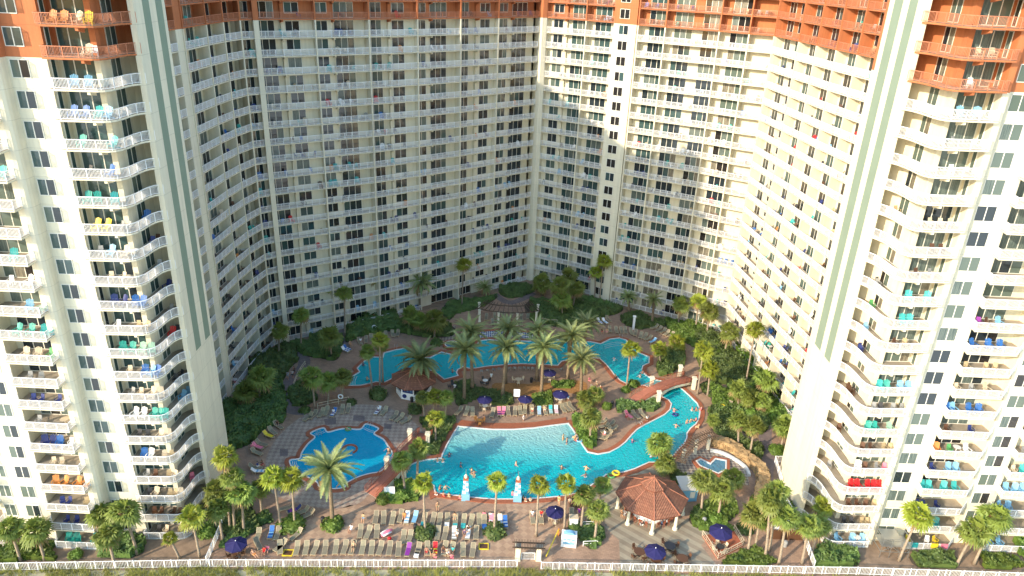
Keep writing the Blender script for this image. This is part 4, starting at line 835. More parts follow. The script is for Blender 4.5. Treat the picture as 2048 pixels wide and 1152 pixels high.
PALMS=[
('d','D',405,862,375,455,205,'largest feathery date palm standing alone beside the kids pool'),
('d','A',1090,850,1080,610,165,'date palm rising behind the white snack kiosk roof'),
('d','B',262,930,270,540,150,'leftmost date palm of the group south of the upper pool'),
('d','B',325,840,310,400,140,'shaded date palm behind the leftmost one, crown over the upper pool'),
('d','B',558,890,588,520,140,'date palm in the mulch garden left of the white sign board'),
('d','B',578,790,600,375,125,'shaded date palm behind the left mulch garden palm'),
('d','B',855,870,872,520,140,'sunlit date palm at the middle of the mulch garden'),
('d','B',820,770,830,385,110,'shaded date palm with its crown against the checkered tiles'),
('d','B',1055,760,1088,430,140,'sunlit date palm right of the middle navy parasol'),
('d','B',1170,620,1205,340,110,'sunlit date palm at the right end of the upper pool row'),
('d','B',1158,885,1165,610,130,'short date palm nearest the walkway right of the mulch garden'),
('d','B',440,128,420,60,66,'small date palm at the foot of the building left of the inner corner'),
('d','A',1075,225,1080,20,115,'date palm standing against the left diagonal wing by the lobby'),
('d','C',375,240,370,130,66,'small date palm in front of the right diagonal wing, left one'),
('d','C',553,330,567,150,72,'date palm in front of the right diagonal wing, right one'),
('w','A',385,350,383,55,56,'tall thin palm against the left diagonal wing, left of its neighbour'),
('s','A',500,440,495,95,58,'tall palm against the left diagonal wing, right of its neighbour'),
('s','A',708,280,708,-10,48,'palm whose crown hides the fifth floor of the left diagonal wing'),
('w','M',1332,680,1340,435,46,'tall palm against the left diagonal wing near the rear pergola'),
('w','N',250,500,275,305,44,'tallest palm at the inner corner of the building'),
('w','N',525,650,550,415,46,'right one of two slim palms before the stair shaft'),
('w','N',495,640,500,480,42,'left one of two slim palms before the stair shaft'),
('s','N',180,625,175,545,58,'low round palm just left of the inner corner clump'),
('s','N',285,720,285,560,60,'palm at the middle of the inner corner clump'),
('s','N',345,640,335,510,56,'rearmost palm of the inner corner clump'),
('s','N',365,690,390,580,50,'rightmost palm of the inner corner clump'),
('s','N',300,740,300,640,56,'lowest palm of the inner corner clump'),
('s','A',163,510,160,270,66,'round palm before the first bay of the left diagonal wing'),
('s','M',235,990,235,835,54,'round palm in front of the narrow corner bay at the left'),
('s','A',397,600,378,435,85,'palm between the left path and the upper loungers'),
('s','A',268,985,245,745,92,'leftmost of three palms behind the netting fence'),
('s','A',372,940,375,775,80,'middle one of three palms behind the netting fence'),
('s','A',480,925,482,745,74,'rightmost of three palms behind the netting fence'),
('s','A',708,840,672,545,62,'left palm of the thin trio in front of the upper pool'),
('w','A',768,850,768,460,64,'tallest palm of the thin trio in front of the upper pool'),
('s','A',790,790,780,500,54,'rearmost palm of the thin trio in front of the upper pool'),
('s','A',985,400,1000,270,72,'bushy palm in the shade beside the lobby, left one'),
('s','A',1080,410,1075,310,74,'bushy palm in the shade beside the lobby, middle one'),
('s','A',1185,445,1195,300,88,'bushy palm in the shade beside the lobby, right one'),
('s','A',1110,1060,1090,900,56,'shaded palm just right of the kiosk counter'),
('w','A',1175,1060,1185,895,68,'bright sunlit palm right of the kiosk, upper one'),
('w','D',1195,250,1195,60,70,'bright sunlit palm above the hedge of the wave pool'),
('s','A',1270,1060,1280,900,62,'dull palm with a dry skirt right of the bright kiosk palm'),
('s','D',1055,520,1062,295,84,'palm with dry fronds between the two bridge posts'),
('s','D',958,620,935,385,80,'dark palm over the top of the kids bridge stairs'),
('w','D',1115,945,1100,560,82,'slender palm on the sun terrace right of the kids bridge'),
('w','G',425,860,380,560,72,'left one of two bright palms beside the largest date palm'),
('w','G',510,850,490,570,76,'right one of two bright palms beside the largest date palm'),
('w','G',122,870,92,440,72,'tallest bright palm at the foot of the left fin'),
('s','G',150,880,130,560,66,'yellowing palm behind the tall bright one by the left fin'),
('s','G',205,890,190,655,84,'round palm right of the tall bright one by the left fin'),
('s','G',312,775,298,625,62,'dark palm between the left fin palms and the kids pool'),
('s','G',40,880,30,650,76,'palm overlapping the lower right edge of the left tower'),
('s','G',78,940,45,745,70,'lower palm beside the left return of the fence'),
('s','G',215,130,215,45,72,'dark palm in the thicket behind the left fin, left one'),
('s','G',300,110,300,-40,80,'dark palm in the thicket behind the left fin, right one'),
('s','L',125,1060,62,865,76,'leftmost palm in front of the left tower'),
('s','L',270,1055,215,880,84,'second palm from the left in front of the left tower'),
('s','L',660,960,600,780,78,'left palm of the trio before the pilaster foot'),
('s','L',825,1020,745,765,86,'tallest palm of the trio before the pilaster foot'),
('s','L',692,1100,645,905,78,'nearest palm of the trio, leaning over the beach fence'),
('w','L',1200,1040,1150,800,76,'bright palm before the ground floor of the left tower'),
('w','L',1075,1045,1015,925,42,'small young palm before the left ground floor patio'),
('w','E',492,952,515,550,76,'slender palm left of the blue lounger on the sun terrace'),
('w','E',815,970,835,575,78,'slender palm behind the beach gate'),
('w','E',1030,925,1045,565,80,'slender palm beside the navy parasol right of the gate'),
('s','E',1160,905,1188,650,84,'palm between the navy parasol and the pavilion'),
('s','E',1280,780,1325,575,68,'palm touching the wave pool edge left of the pavilion'),
('s','E',1265,1000,1290,770,84,'thick trunked palm behind the white rental hut'),
('s','E',1230,215,1235,55,84,'palm in the bright hedge at the beach entry corner'),
('s','B',1185,985,1190,920,74,'palm left of the beach entry corner hedge'),
('s','B',1255,960,1262,880,70,'palm behind the beach entry corner hedge'),
('w','C',358,820,385,530,72,'pale trunked palm standing at the upper lagoon, near the bridge'),
('w','C',615,655,610,530,64,'left palm in the shrubs above the bridge'),
('w','C',750,560,742,475,66,'right palm in the shrubs above the bridge'),
('w','C',900,880,948,535,80,'tall leaning palm at the right end of the bridge'),
('w','C',978,888,1000,690,76,'shorter palm at the right end of the bridge'),
('w','C',1270,800,1345,380,74,'very tall leaning palm before the right side wing'),
('s','C',1112,560,1140,400,78,'round palm at the foot of the right side wing'),
('s','C',755,335,768,185,66,'left palm of three at the right inner corner'),
('w','C',888,372,908,165,66,'middle palm of three at the right inner corner'),
('s','C',972,430,992,240,78,'right palm of three at the right inner corner'),
('s','C',1418,940,1435,770,90,'palm at the foot of the right wing near the fin'),
('s','C',1212,970,1215,840,76,'palm by the right path, left one'),
('s','C',1290,990,1300,900,74,'palm by the right path, middle one'),
('s','C',1405,1010,1400,930,66,'palm by the right path, right one'),
('s','F',1212,280,1215,80,78,'left palm behind the golden stone wall'),
('s','F',1305,335,1340,125,80,'right palm behind the golden stone wall'),
('s','F',1020,140,1020,75,50,'small palm at the upper end of the hot tub pergola'),
('s','I',1085,390,1110,250,72,'palm in front of the upper part of the right fin'),
('s','F',605,350,612,255,98,'palm on the pool edge above the pavilion roof'),
('s','F',655,490,660,405,84,'palm between the pool edge and the pergola'),
('s','F',928,790,950,540,94,'left palm of three between the pavilion and the hot tub'),
('s','F',1060,820,1095,610,94,'front palm of three between the pavilion and the hot tub'),
('s','F',1165,600,1180,520,86,'rear palm of three beside the hot tub'),
('s','I',888,1000,915,775,76,'leftmost palm of the tall group at the lower right'),
('s','I',930,980,960,800,66,'dry skirted palm of the tall group at the lower right'),
('s','I',990,1040,1020,700,82,'tallest palm of the group at the lower right'),
('s','I',1072,1080,1120,800,78,'nearest palm of the group at the lower right'),
('s','I',1015,1000,1060,640,72,'rear palm of the group at the lower right'),
('s','I',1210,1080,1250,850,76,'left palm at the foot of the right tower'),
('s','I',1270,1020,1310,850,70,'middle palm at the foot of the right tower'),
('w','J',330,920,335,735,62,'bright palm before the curved ground floor of the right tower'),
('w','J',785,1060,905,790,84,'leaning bright palm before the towel draped patio'),
('s','J',1130,1090,1240,880,92,'leaning palm at the far right, lower one'),
('s','J',1235,1080,1370,800,90,'leaning palm at the far right, upper one'),
]
for a in PALMS: palm(*a)
# dune grass
def grass(b, x, y, h, n):
    for i in range(n):
        a=rp.uniform(0,6.28); l=rp.uniform(.2,.7)*h; dx,dy=math.cos(a)*l*.6,math.sin(a)*l*.6; wx,wy=-math.sin(a)*.04,math.cos(a)*.04; ox,oy=rp.uniform(-.25,.25),rp.uniform(-.25,.25)
        b.add([(x+ox-wx,y+oy-wy,-.03),(x+ox+wx,y+oy+wy,-.03),(x+ox+dx,y+oy+dy,h*rp.uniform(.6,1.1))],[(0,1,2)])
b=MB()
for i in range(15000):
    x=rp.uniform(-66,72); y0=66.3+(x+61)*.045 if x<1 else 69.2+(x-1)*.02; y=y0+.9-rp.uniform(.0,5.2)
    if math.sin(x*.45+1.3*math.sin(y*1.2+x*.2))+math.sin(x*1.7+y*2)*.5 < -.55 and rp.random()<.8: continue
    grass(b,x,y,rp.uniform(.25,.65),6)
tag(b.build('dune_grass','dune_leaf'),'green and straw coloured grass on the dune in front of the beach fence','grass',None,'stuff')
# ================================================================== BUILT THINGS ON THE TERRACES
PI=math.pi
def fence(pts,label,name='picket_fence',h=1.2,c='P',step=.14,group=None):
    p=[at(c,*q).xy for q in pts]; base=p[0]; t=thing(name,label,'fence',(base.x,base.y,0),0,group)
    me=rail_mesh(p,False,0.0,h,.18,'pickets',.028); link('pickets',me,t)
    b=MB(); b.box(0,0,h/2+.05,.1,.1,h+.1); pm=b.mesh('post','white_paint')
    for j,(A,B) in enumerate(zip(p[:-1],p[1:])):
        n=max(1,round((B-A).length/2.3))
        for i in range(0 if j==0 else 1,n+1): q=A+(B-A)*i/n; link('post',pm,t,(q.x-base.x,q.y-base.y,0))
    return t
fence([(-40,1142),(420,1134),(1034,1135)],'long white picket fence along the dune, left of the beach gate')
fence([(1082,1139),(1400,1144),(1712,1149),(2100,1162)],'long white picket fence along the dune, right of the beach gate')
fence([(455,1031),(414,1128)],'short white fence running back beside the left tower patio')
fence([(1563,996),(1600,1060),(1627,1136)],'short white fence running back beside the lower right palms')
fence([(1590,925),(1549,925),(1562,968)],'small white railing around the landing behind the right fin')
# beach gate
g=thing('beach_gate','white pillared gate with a dark slatted top in the beach fence','gate',at('E',752,1150))
for x in (672,832):
    q=at('E',x,1150); b=MB(); b.box(q.x,q.y,1.15,.62,.62,2.3); b.box(q.x,q.y,2.35,.8,.8,.16); b.box(q.x,q.y,.12,.72,.72,.24); b.build('pillar','cream',g)
a,c_=at('E',640,1150),at('E',865,1150); b=MB()
for s in (-.45,.45): b.box((a.x+c_.x)/2,a.y+s,2.5,4.2,.1,.16)
for i in range(19): b.box(a.x+.1+i*(c_.x-a.x-.2)/18,a.y,2.62,.07,1.7,.1)
b.build('slatted_top','wood_dark',g)
me=rail_mesh([at('E',700,1150).xy,at('E',804,1150).xy],False,0,1.15,.14,'gate_leaf'); link('gate_leaf',me,g)
# ------------------------------------------------------------------ tiled roofs
def roof_mesh(cx,cy,r,ze,za,n,a0,thick=.14,rtop=0.0):
    me_v=[];me_f=[];uvs=[]
    for k in range(n):
        a,b_=a0+2*PI*k/n,a0+2*PI*(k+1)/n
        P=[Vector((cx+r*math.cos(a),cy+r*math.sin(a),ze)),Vector((cx+r*math.cos(b_),cy+r*math.sin(b_),ze)),Vector((cx+rtop*math.cos(b_),cy+rtop*math.sin(b_),za)),Vector((cx+rtop*math.cos(a),cy+rtop*math.sin(a),za))]
        o=len(me_v); me_v+=[*P]; me_f.append((o,o+1,o+2,o+3)); u=(P[1]-P[0]).normalized(); m_=(P[0]+P[1])/2; 
        for q in P: d_=q-m_; w_=d_-u*d_.dot(u); uvs.append((d_.dot(u),w_.length))
        o=len(me_v); D_=[P[0]-Vector((0,0,thick)),P[1]-Vector((0,0,thick))]; me_v+=[P[0],P[1],*D_]; me_f.append((o+1,o,o+2,o+3)); uvs+=[(0,0)]*4
    o=len(me_v); ring_=[(cx+r*math.cos(a0+2*PI*k/n),cy+r*math.sin(a0+2*PI*k/n),ze-thick) for k in range(n)]; me_v+=ring_; me_f.append([o+k for k in range(n)][::-1]); uvs+=[(0,0)]*n
    me=bpy.data.meshes.new('roof'); me.from_pydata([tuple(v) for v in me_v],[],me_f); ul=me.uv_layers.new(name='UVMap')
    for pl_ in me.polygons:
        for li in pl_.loop_indices: ul.data[li].uv=uvs[me.loops[li].vertex_index]
    me.materials.append(MATS['roof_tile']); return me
def hips(t,cx,cy,r,ze,za,n,a0,rtop=0.0,w_=.13):
    b=MB()
    for k in range(n):
        a=a0+2*PI*k/n; b.bar((cx+r*math.cos(a),cy+r*math.sin(a),ze+.04),(cx+rtop*math.cos(a),cy+rtop*math.sin(a),za+.04),w_,.1)
    return b.build('ridge','ridge',t)
PX,PY,PRr=20.75,82.0,5.05
pv=thing('bar_pavilion','eight sided open bar pavilion with a terracotta tiled roof and small raised cupola','pavilion',(PX,PY,0))
A0=-PI/2-PI/8+.30
o=link('roof',roof_mesh(PX,PY,PRr,2.75,4.6,8,A0,rtop=1.45),pv); hips(pv,PX,PY,PRr,2.75,4.6,8,A0,1.45)
cu=link('cupola',roof_mesh(PX,PY,1.75,4.75,5.9,8,A0),pv); hips(pv,PX,PY,1.75,4.75,5.9,8,A0,w_=.08)
b=MB(); b.lathe(PX,PY,[(4.4,1.5),(4.8,1.5)],8,a0=A0); b.build('cupola_wall','wood_red',pv)
b=MB(); b.lathe(PX,PY,[(5.8,.09),(6.25,.03)],6); b.build('finial','ridge',pv)
for k in range(8):
    a=A0+2*PI*k/8; x,y=PX+4.55*math.cos(a),PY+4.55*math.sin(a); b=MB()
    b.lathe(x,y,[(0,.36),(.28,.36),(.30,.24),(.5,.23),(2.3,.20),(2.45,.27),(2.62,.27)],12); b.build('column','cream',pv)
b=MB(); b.lathe(PX,PY,[(0,2.6),(1.02,2.6)],16); b.build('bar_counter','white_paint',pv)
b=MB(); b.lathe(PX,PY,[(1.03,2.85),(1.1,2.85)],16); b.build('counter_top','wood_red',pv)
b=MB(); b.box(PX,PY,1.3,1.6,1.6,2.5,.4); b.build('bar_core','wood_dark',pv)
def stool():
    b=MB(); b.lathe(0,0,[(.72,.2),(.78,.2)],10)
    for k in range(4): a=k*PI/2+.7; b.bar((.13*math.cos(a),.13*math.sin(a),.72),(.22*math.cos(a),.22*math.sin(a),0),.04)
    b.bar((-.17,-.16,.78),(-.22,-.16,1.1),.04); b.bar((-.17,.16,.78),(-.22,.16,1.1),.04); b.bar((-.22,-.18,1.08),(-.22,.18,1.08),.08,.1); return b.mesh('bar_stool','wood_red')
st=stool()
for k in range(13):
    a=-PI*.98+k*.24; tag(link('bar_stool',st,None,(PX+3.45*math.cos(a),PY+3.45*math.sin(a),.01),a+PI),'reddish wooden bar stool, %s from left along the front of the pavilion counter'%ORD[k],'stool','bar stools around the pavilion counter')
KX,KY=-16.6,110.6; A1=-PI/2-.25
kk=thing('snack_kiosk','white hexagonal snack kiosk with menu board and brown tiled roof, in the shade','kiosk',(KX,KY,0))
link('roof',roof_mesh(KX,KY,4.15,2.75,4.5,8,A1),kk); hips(kk,KX,KY,4.15,2.75,4.5,8,A1)
b=MB()
hexp=[Vector((KX+3.1*math.cos(A1+PI/8+2*PI*k/8),KY+3.1*math.sin(A1+PI/8+2*PI*k/8))) for k in range(8)]
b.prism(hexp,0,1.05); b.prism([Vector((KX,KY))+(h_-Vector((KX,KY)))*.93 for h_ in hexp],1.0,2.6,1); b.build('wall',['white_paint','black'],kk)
# the solid front face with the menu boards
fa,fb=hexp[6],hexp[7]
i0=min(range(8),key=lambda i:((hexp[i]+hexp[(i+1)%8])/2-Vector((-18.2,107.8))).length); fa,fb=hexp[i0],hexp[(i0+1)%8]
b=MB(); b.wallbox(fa,fb,1.05,2.6,-.03,.1); b.build('front_wall','white_paint',kk)
mb=MB(); t_=(fb-fa); mb.wallbox(fa+t_*.14,fa+t_*.93,1.45,2.45,-.09,-.04); mo=mb.build('menu_board','c_navy',kk)
mb=MB()
for i in range(3):
    u=.2+.25*i
    for j in range(5): mb.wallbox(fa+t_*u,fa+t_*(u+.17-.03*(j%2)),2.3-.14*j,2.34-.14*j,-.105,-.095)
o=mb.build('menu_lines','c_light_blue',None); o.parent=mo; o.location=(0,0,0)
b=MB(); q=fa+t_*.28; b.lathe(0,0,[(-.06,.22),(-.06,.38),(.06,.38),(.06,.22)],14); o=b.build('life_ring','c_navy',None); n_=Vector((t_.y,-t_.x)).normalized(); o.location=(q.x+n_.x*.12,q.y+n_.y*.12,.75); o.rotation_euler=(PI/2,0,math.atan2(t_.y,t_.x)); tag(o,'dark ring buoy hanging on the white front of the kiosk','life ring')
# blue shed
q=at('F',835,700); t=thing('storage_shed','small blue shed with a pale grey lean-to roof beside the pavilion','shed',(q.x,q.y,0),.12)
b=MB(); b.box(0,.9,1.1,2.2,2.0,2.2); b.build('wall','pool_blue',t,(0,0,0)); b=MB(); b.add([(-1.5,-.4,2.3),(1.5,-.4,2.3),(1.5,2.4,2.65),(-1.5,2.4,2.65),(-1.5,-.4,2.2),(1.5,-.4,2.2),(1.5,2.4,2.55),(-1.5,2.4,2.55)],[(0,1,2,3),(7,6,5,4),(0,4,5,1),(1,5,6,2),(2,6,7,3),(3,7,4,0)]); b.build('roof','roof_grey',t,(0,0,0))
b=MB(); b.box(.35,-.13,1.2,.7,.05,1.1); 
for i in range(4): b.box(.35,-.17,.85+.25*i,.62,.03,.05)
b.build('shutter','frame_white',t,(0,0,0))
# white rental hut with an arched blue top
q=at('E',1062,1055); t=thing('rental_hut','white painted hut front with a pale arched top behind the beach fence','hut',(q.x,q.y,0),-.1)
b=MB(); b.box(0,.45,1.05,2.0,.9,2.1); b.build('wall','white_paint',t,(0,0,0)); b=MB(); b.prism([(math.cos(a)*.72,0+.0*a) for a in (0,1)],0,0) if False else None
b=MB(); ps=[(-.75,2.1)]+[(.75*math.cos(PI-i*PI/10),2.1+.42*math.sin(i*PI/10)) for i in range(11)]
vs=[(x,-.03,z) for x,z in ps]+[(x,.5,z) for x,z in ps]; n=len(ps); b.add(vs,[list(range(n)),list(range(n,2*n))[::-1]]+[(i,(i+1)%n,n+(i+1)%n,n+i) for i in range(n)]); b.build('arched_top','c_light_blue',t,(0,0,0))
b=MB(); b.box(0,-.03,1.0,1.5,.06,.9); b.build('painted_wave_panel','c_light_blue',t,(0,0,0)); b=MB()
for i in range(5): b.box(-.6+.3*i,-.07,1.05+.12*(i%2),.2,.03,.3,.0)
b.build('towel_rack','white_paint',t,(0,0,0))
# ------------------------------------------------------------------ pergolas
t=thing('pergola','dark slatted pergola on white columns at the back of the upper pool','pergola',(-.6,139,0))
for x,y in ((-6.6,139.2),(-2.6,138.3),(1.4,138.3),(5.4,139.4),(-6.9,142.6),(5.8,142.8)):
    b=MB(); b.box(x,y,1.4,.42,.42,2.8); b.box(x,y,2.85,.58,.58,.14); b.box(x,y,.1,.55,.55,.2); b.build('column','cream',t)
b=MB(); ar=[Vector((-7.3,139.6)),Vector((-4.6,138.5)),Vector((-.6,138.0)),Vector((3.4,138.5)),Vector((6.1,139.7))]; ar=smooth(ar,4,False); a2=offset(ar,-4.2,False)
for P_ in (ar,offset(ar,-3.3,False)):
    for a,c_ in zip(P_[:-1],P_[1:]): b.bar((*a,2.98),(*c_,2.98),.12,.2)
b.build('beam','wood_dark',t); b=MB()
for a,c_ in zip(ar,a2): 
    d_=(c_-a)*.06; b.bar((*(a-d_),3.12),(*(c_+d_),3.12),.09,.14)
b.build('slats','wood_dark',t)
t=thing('pergola','curved dark pergola on pale columns between the lazy river and the hot tub','pergola',at('F',880,330))
cl=[at('F',*q).xy for q in ((785,405),(880,335),(978,300))]
for q in cl: b=MB(); b.box(q.x,q.y,1.25,.45,.45,2.5); b.box(q.x,q.y,2.5,.6,.6,.12); b.build('column','cream',t)
ar=smooth([at('F',*q,2.75).xy for q in ((755,395),(800,320),(880,245),(960,200),(1035,180))],5,False); b=MB()
for off in (-.5,.5):
    P_=offset(ar,off,False)
    for a,c_ in zip(P_[:-1],P_[1:]): b.bar((*a,2.68),(*c_,2.68),.1,.16)
b.build('beam','wood_dark',t); b=MB(); p1,p2=offset(ar,1.1,False),offset(ar,-1.1,False)
for a,c_ in zip(p1,p2): b.bar((*a,2.82),(*c_,2.82),.09,.13)
b.build('slats','wood_dark',t)
# fountain wall with blue and white diamonds
m=mat('diamond_tile',(0.6,0.62,0.62),0.35); nt_=m.node_tree; ck=nt_.nodes.new('ShaderNodeTexChecker'); ck.inputs['Scale'].default_value=3.2; ck.inputs[1].default_value=(.62,.66,.68,1); ck.inputs[2].default_value=(.015,.06,.26,1)
mp_=nt_.nodes.new('ShaderNodeMapping'); mp_.inputs['Rotation'].default_value=(0,PI/4,0); ge=nt_.nodes.new('ShaderNodeNewGeometry'); nt_.links.new(ge.outputs['Position'],mp_.inputs[0]); mp_.inputs['Scale'].default_value=(1,0.001,1); nt_.links.new(mp_.outputs[0],ck.inputs[0]); nt_.links.new(ck.outputs[0],nt_.nodes['Principled BSDF'].inputs['Base Color'])
t=thing('fountain_wall','low curved wall tiled in blue and white diamonds behind the upper pool','wall',(-.6,132.6,0)); b=MB(); tp=MB()
P_=smooth([Vector(q) for q in ((-6.2,131.9),(-3,132.8),(1,132.9),(4.6,132.2))],5,False)
for a,c_ in zip(P_[:-1],P_[1:]): b.wallbox(a,c_,0,1.35,0,.5); tp.wallbox(a,c_,1.35,1.45,-.08,.58)
b.build('tiles','diamond_tile',t); tp.build('coping','brick_coping',t)
# golden stone wall
ws=smooth([at('F',*q).xy for q in ((1025,270),(1110,285),(1200,335),(1290,400),(1365,465),(1400,540),(1390,620),(1355,720))],7,False); b=MB(); rs=random.Random(3)
for a,c_ in zip(ws[:-1],ws[1:]):
    for lv in range(3):
        for s in range(2):
            q=a+(c_-a)*rs.random(); n_=Vector((-(c_-a).y,(c_-a).x)).normalized(); q=q+n_*(s*.7-.35+rs.uniform(-.1,.1))
            sx,sy,sz=rs.uniform(.5,1.2),rs.uniform(.45,1.0),rs.uniform(.35,.75); o=len(b.v); b.box(q.x,q.y,.25+lv*.42,sx,sy,sz,math.atan2((c_-a).y,(c_-a).x)+rs.uniform(-.3,.3))
            b.v[o:]=[(x+rs.uniform(-.16,.16),y+rs.uniform(-.16,.16),z+rs.uniform(-.14,.14)) for x,y,z in b.v[o:]]
tag(b.build('stone_wall','stone_gold'),'curved wall of stacked golden boulders around the hot tub terrace','wall')
t=smooth([at('F',*q).xy for q in ((1000,325),(1080,340),(1180,390),(1260,450),(1290,510))],5,False); b=MB()
for a,c_ in zip(t[:-1],t[1:]): b.wallbox(a,c_,0,.45,0,.4)
tag(b.build('seat_wall','white_tile'),'low pale curved seat wall inside the golden stone wall','wall')
# ------------------------------------------------------------------ bridges
def railing3(t,pts,h=1.0,m='wood_red',name='handrail',n=7):
    b=MB()
    for z in (h,h*.5,.12):
        for a,c_ in zip(pts[:-1],pts[1:]): b.bar(a+Vector((0,0,z)),c_+Vector((0,0,z)),.07 if z==h else .045)
    for i,p in enumerate(pts): b.bar(p,p+Vector((0,0,h)),.06)
    for a,c_ in zip(pts[:-1],pts[1:]):
        for k in range(1,4): q=a+(c_-a)*k/4; b.bar(q+Vector((0,0,.1)),q+Vector((0,0,h)),.03)
    return b.build(name,m,t)
def bridge(label,L_,W_,H_,x0,x1,posts,steps_):
    """L_: centre line points (2d)+z, W_: width"""
    t=thing('footbridge',label,'bridge',(L_[0].x,L_[0].y,0)); c2=[p.xy for p in L_]; a=offset(c2,W_/2,False); b_=offset(c2,-W_/2,False); b=MB(); f=MB()
    for i in range(len(L_)-1):
        z0,z1=L_[i].z,L_[i+1].z; th=.22
        b.add([(*a[i],z0),(*a[i+1],z1),(*b_[i+1],z1),(*b_[i],z0)],[(0,1,2,3)])
        for s in (a,b_):
            # white arched side
            zb0=max(-.0,z0-.45) if steps_(i) else 0; zb1=max(0,z1-.45) if steps_(i+1) else 0
            f.add([(*s[i],z0+.04),(*s[i+1],z1+.04),(*s[i+1],zb1),(*s[i],zb0)],[(0,1,2,3)])
        f.add([(*a[i],max(0,z0-.3)),(*a[i+1],max(0,z1-.3)),(*b_[i+1],max(0,z1-.3)),(*b_[i],max(0,z0-.3))],[(3,2,1,0)])
    b.build('deck','bridge_deck',t); f.build('arched_side','cream',t)
    for s in (a,b_): railing3(t,[Vector((*s[i],L_[i].z)) for i in range(len(L_))])
    for q in posts:
        b=MB(); b.box(q.x,q.y,1.15,.62,.62,2.3); b.box(q.x,q.y,2.32,.85,.85,.14); b.box(q.x,q.y,2.46,.7,.7,.16); b.build('post','cream',t)
    return t
paving('bridge_deck',(0.36,0.13,0.08),(0.30,0.11,0.07),0.35,0.18,0.6)
c3=lambda pts,zs:[Vector((p.x,p.y,z)) for p,z in zip(smooth([at('C',*q).xy for q in pts],2,False),zs)]
bl=smooth([at('C',*q).xy for q in ((420,930),(510,895),(580,880),(680,840),(760,815),(815,787),(850,750))],2,False)
zs=[.05+1.25*math.sin(PI*min(1,max(0,i/(len(bl)-1)))) **.9 for i in range(len(bl))]
bridge('arched red brick footbridge with white posts crossing the lazy river',[Vector((p.x,p.y,z)) for p,z in zip(bl,zs)],2.5,1.2,0,1,[at('C',*q) for q in ((545,835),(597,948),(762,745),(868,838))],lambda i: 5<=i<=9)
kl=smooth([Vector(q) for q in ((-18.9,82.9),(-17.3,85.2),(-16.1,87.2),(-15.2,90.5),(-14.2,93.2),(-13.3,96.0),(-12.9,98.2))],2,False)
zs=[.05+1.45*math.sin(PI*i/(len(kl)-1))**.8 for i in range(len(kl))]
bridge('red brown stepped footbridge with white posts between kids pool and wave pool',[Vector((p.x,p.y,z)) for p,z in zip(kl,zs)],2.2,1.4,0,1,[Vector((-17.5,88.4,0)),Vector((-14.7,86.6,0)),Vector((-15.1,95.6,0)),Vector((-12.2,95.0,0))],lambda i:4<=i<=9)
# lighthouse fountain posts at the wave pool edge
for i,(x,y) in enumerate(((272,700),(670,714))):
    q=at('E',x,y); t=thing('lighthouse_post','%s of the two little blue and white checkered lighthouse posts at the wave pool edge'%('left','right')[i],'lighthouse post',(q.x,q.y,0),0,'lighthouse posts')
    b=MB(); b.box(0,.5,.6,1.15,1.0,1.2); b.build('base','c_light_blue',t,(0,0,0)); b=MB()
    for k in range(5):
        w0=.86-.05*k
        for s in (-1,1): b.box(s*w0/4,.55,1.2+.22+.44*k,w0/2,w0,.44,m=(k+(s>0))%2)
    b.build('checkered_tower',['white_paint','pool_blue'],t,(0,0,0)); b=MB(); b.box(0,.55,3.55,.7,.7,.34); b.build('gallery','wood_red',t,(0,0,0))
    b=MB(); b.lathe(0,.55,[(3.72,.24),(4.05,.22),(4.3,.06)],8); b.build('lantern','cream',t,(0,0,0)); b=MB(); b.lathe(0,.55,[(4.25,.05),(5.1,.03)],6); b.build('spire','metal',t,(0,0,0))
# ------------------------------------------------------------------ parasols, tables
def parasol_mesh():
    t=thing('parasol','navy octagonal parasol','parasol',(0,0,-50),0,'navy parasols'); b=MB(); n=8; vs=[(0,0,2.75)]+[(1.4*math.cos(k*PI/4),1.4*math.sin(k*PI/4),2.2+.0) for k in range(n)]+[(1.41*math.cos(k*PI/4),1.41*math.sin(k*PI/4),2.02) for k in range(n)]
    vs+=[(.75*math.cos((k+.5)*PI/4),.75*math.sin((k+.5)*PI/4),2.40) for k in range(n)]
    fs=[]
    for k in range(n): j=(k+1)%n; fs+=[(0,1+k,17+k),(0,17+k,1+j),(17+k,1+k,1+j),(1+k,9+k,9+j,1+j)]
    b.add(vs,fs); b.build('canopy','navy_fabric',t,(0,0,0)); b=MB(); b.lathe(0,0,[(0,.035),(2.8,.03)],6); b.lathe(0,0,[(0,.26),(.08,.26)],10); b.build('pole','metal',t,(0,0,0))
    b=MB()
    for k in range(n): a=k*PI/4; b.bar((0,0,2.5),(1.36*math.cos(a),1.36*math.sin(a),2.17),.03)
    b.build('ribs','metal',t,(0,0,0)); b=MB(); b.lathe(0,0,[(2.74,.07),(2.84,.03)],6); b.build('finial','white_paint',t,(0,0,0)); return t
par=parasol_mesh(); first=True
for c,x,y,s,lab in (('G',155,955,1.0,'navy parasol at the far lower left by the beach fence'),('E',963,770,.95,'navy parasol on the sun terrace between two slender palms'),('B',918,700,.92,'navy parasol on the upper pool terrace beside the low chairs'),
  ('B',420,905,.92,'navy parasol in the shade left of the mulch garden'),('B',733,900,.9,'navy parasol between the white sign and the bright plants'),('B',1005,870,1.0,'navy parasol at the right end of the mulch garden'),
  ('I',725,890,1.12,'largest navy parasol over the small railed deck'),('I',333,998,1.0,'navy parasol among the bronze tables by the beach fence')):
    q=at(c,x,y,2.35); q.z=.01
    if first: par.location=q; par['label']=lab; first=False; par.scale=(s,)*3
    else: dup(par,q,rp.uniform(0,.8),lab,None,s)
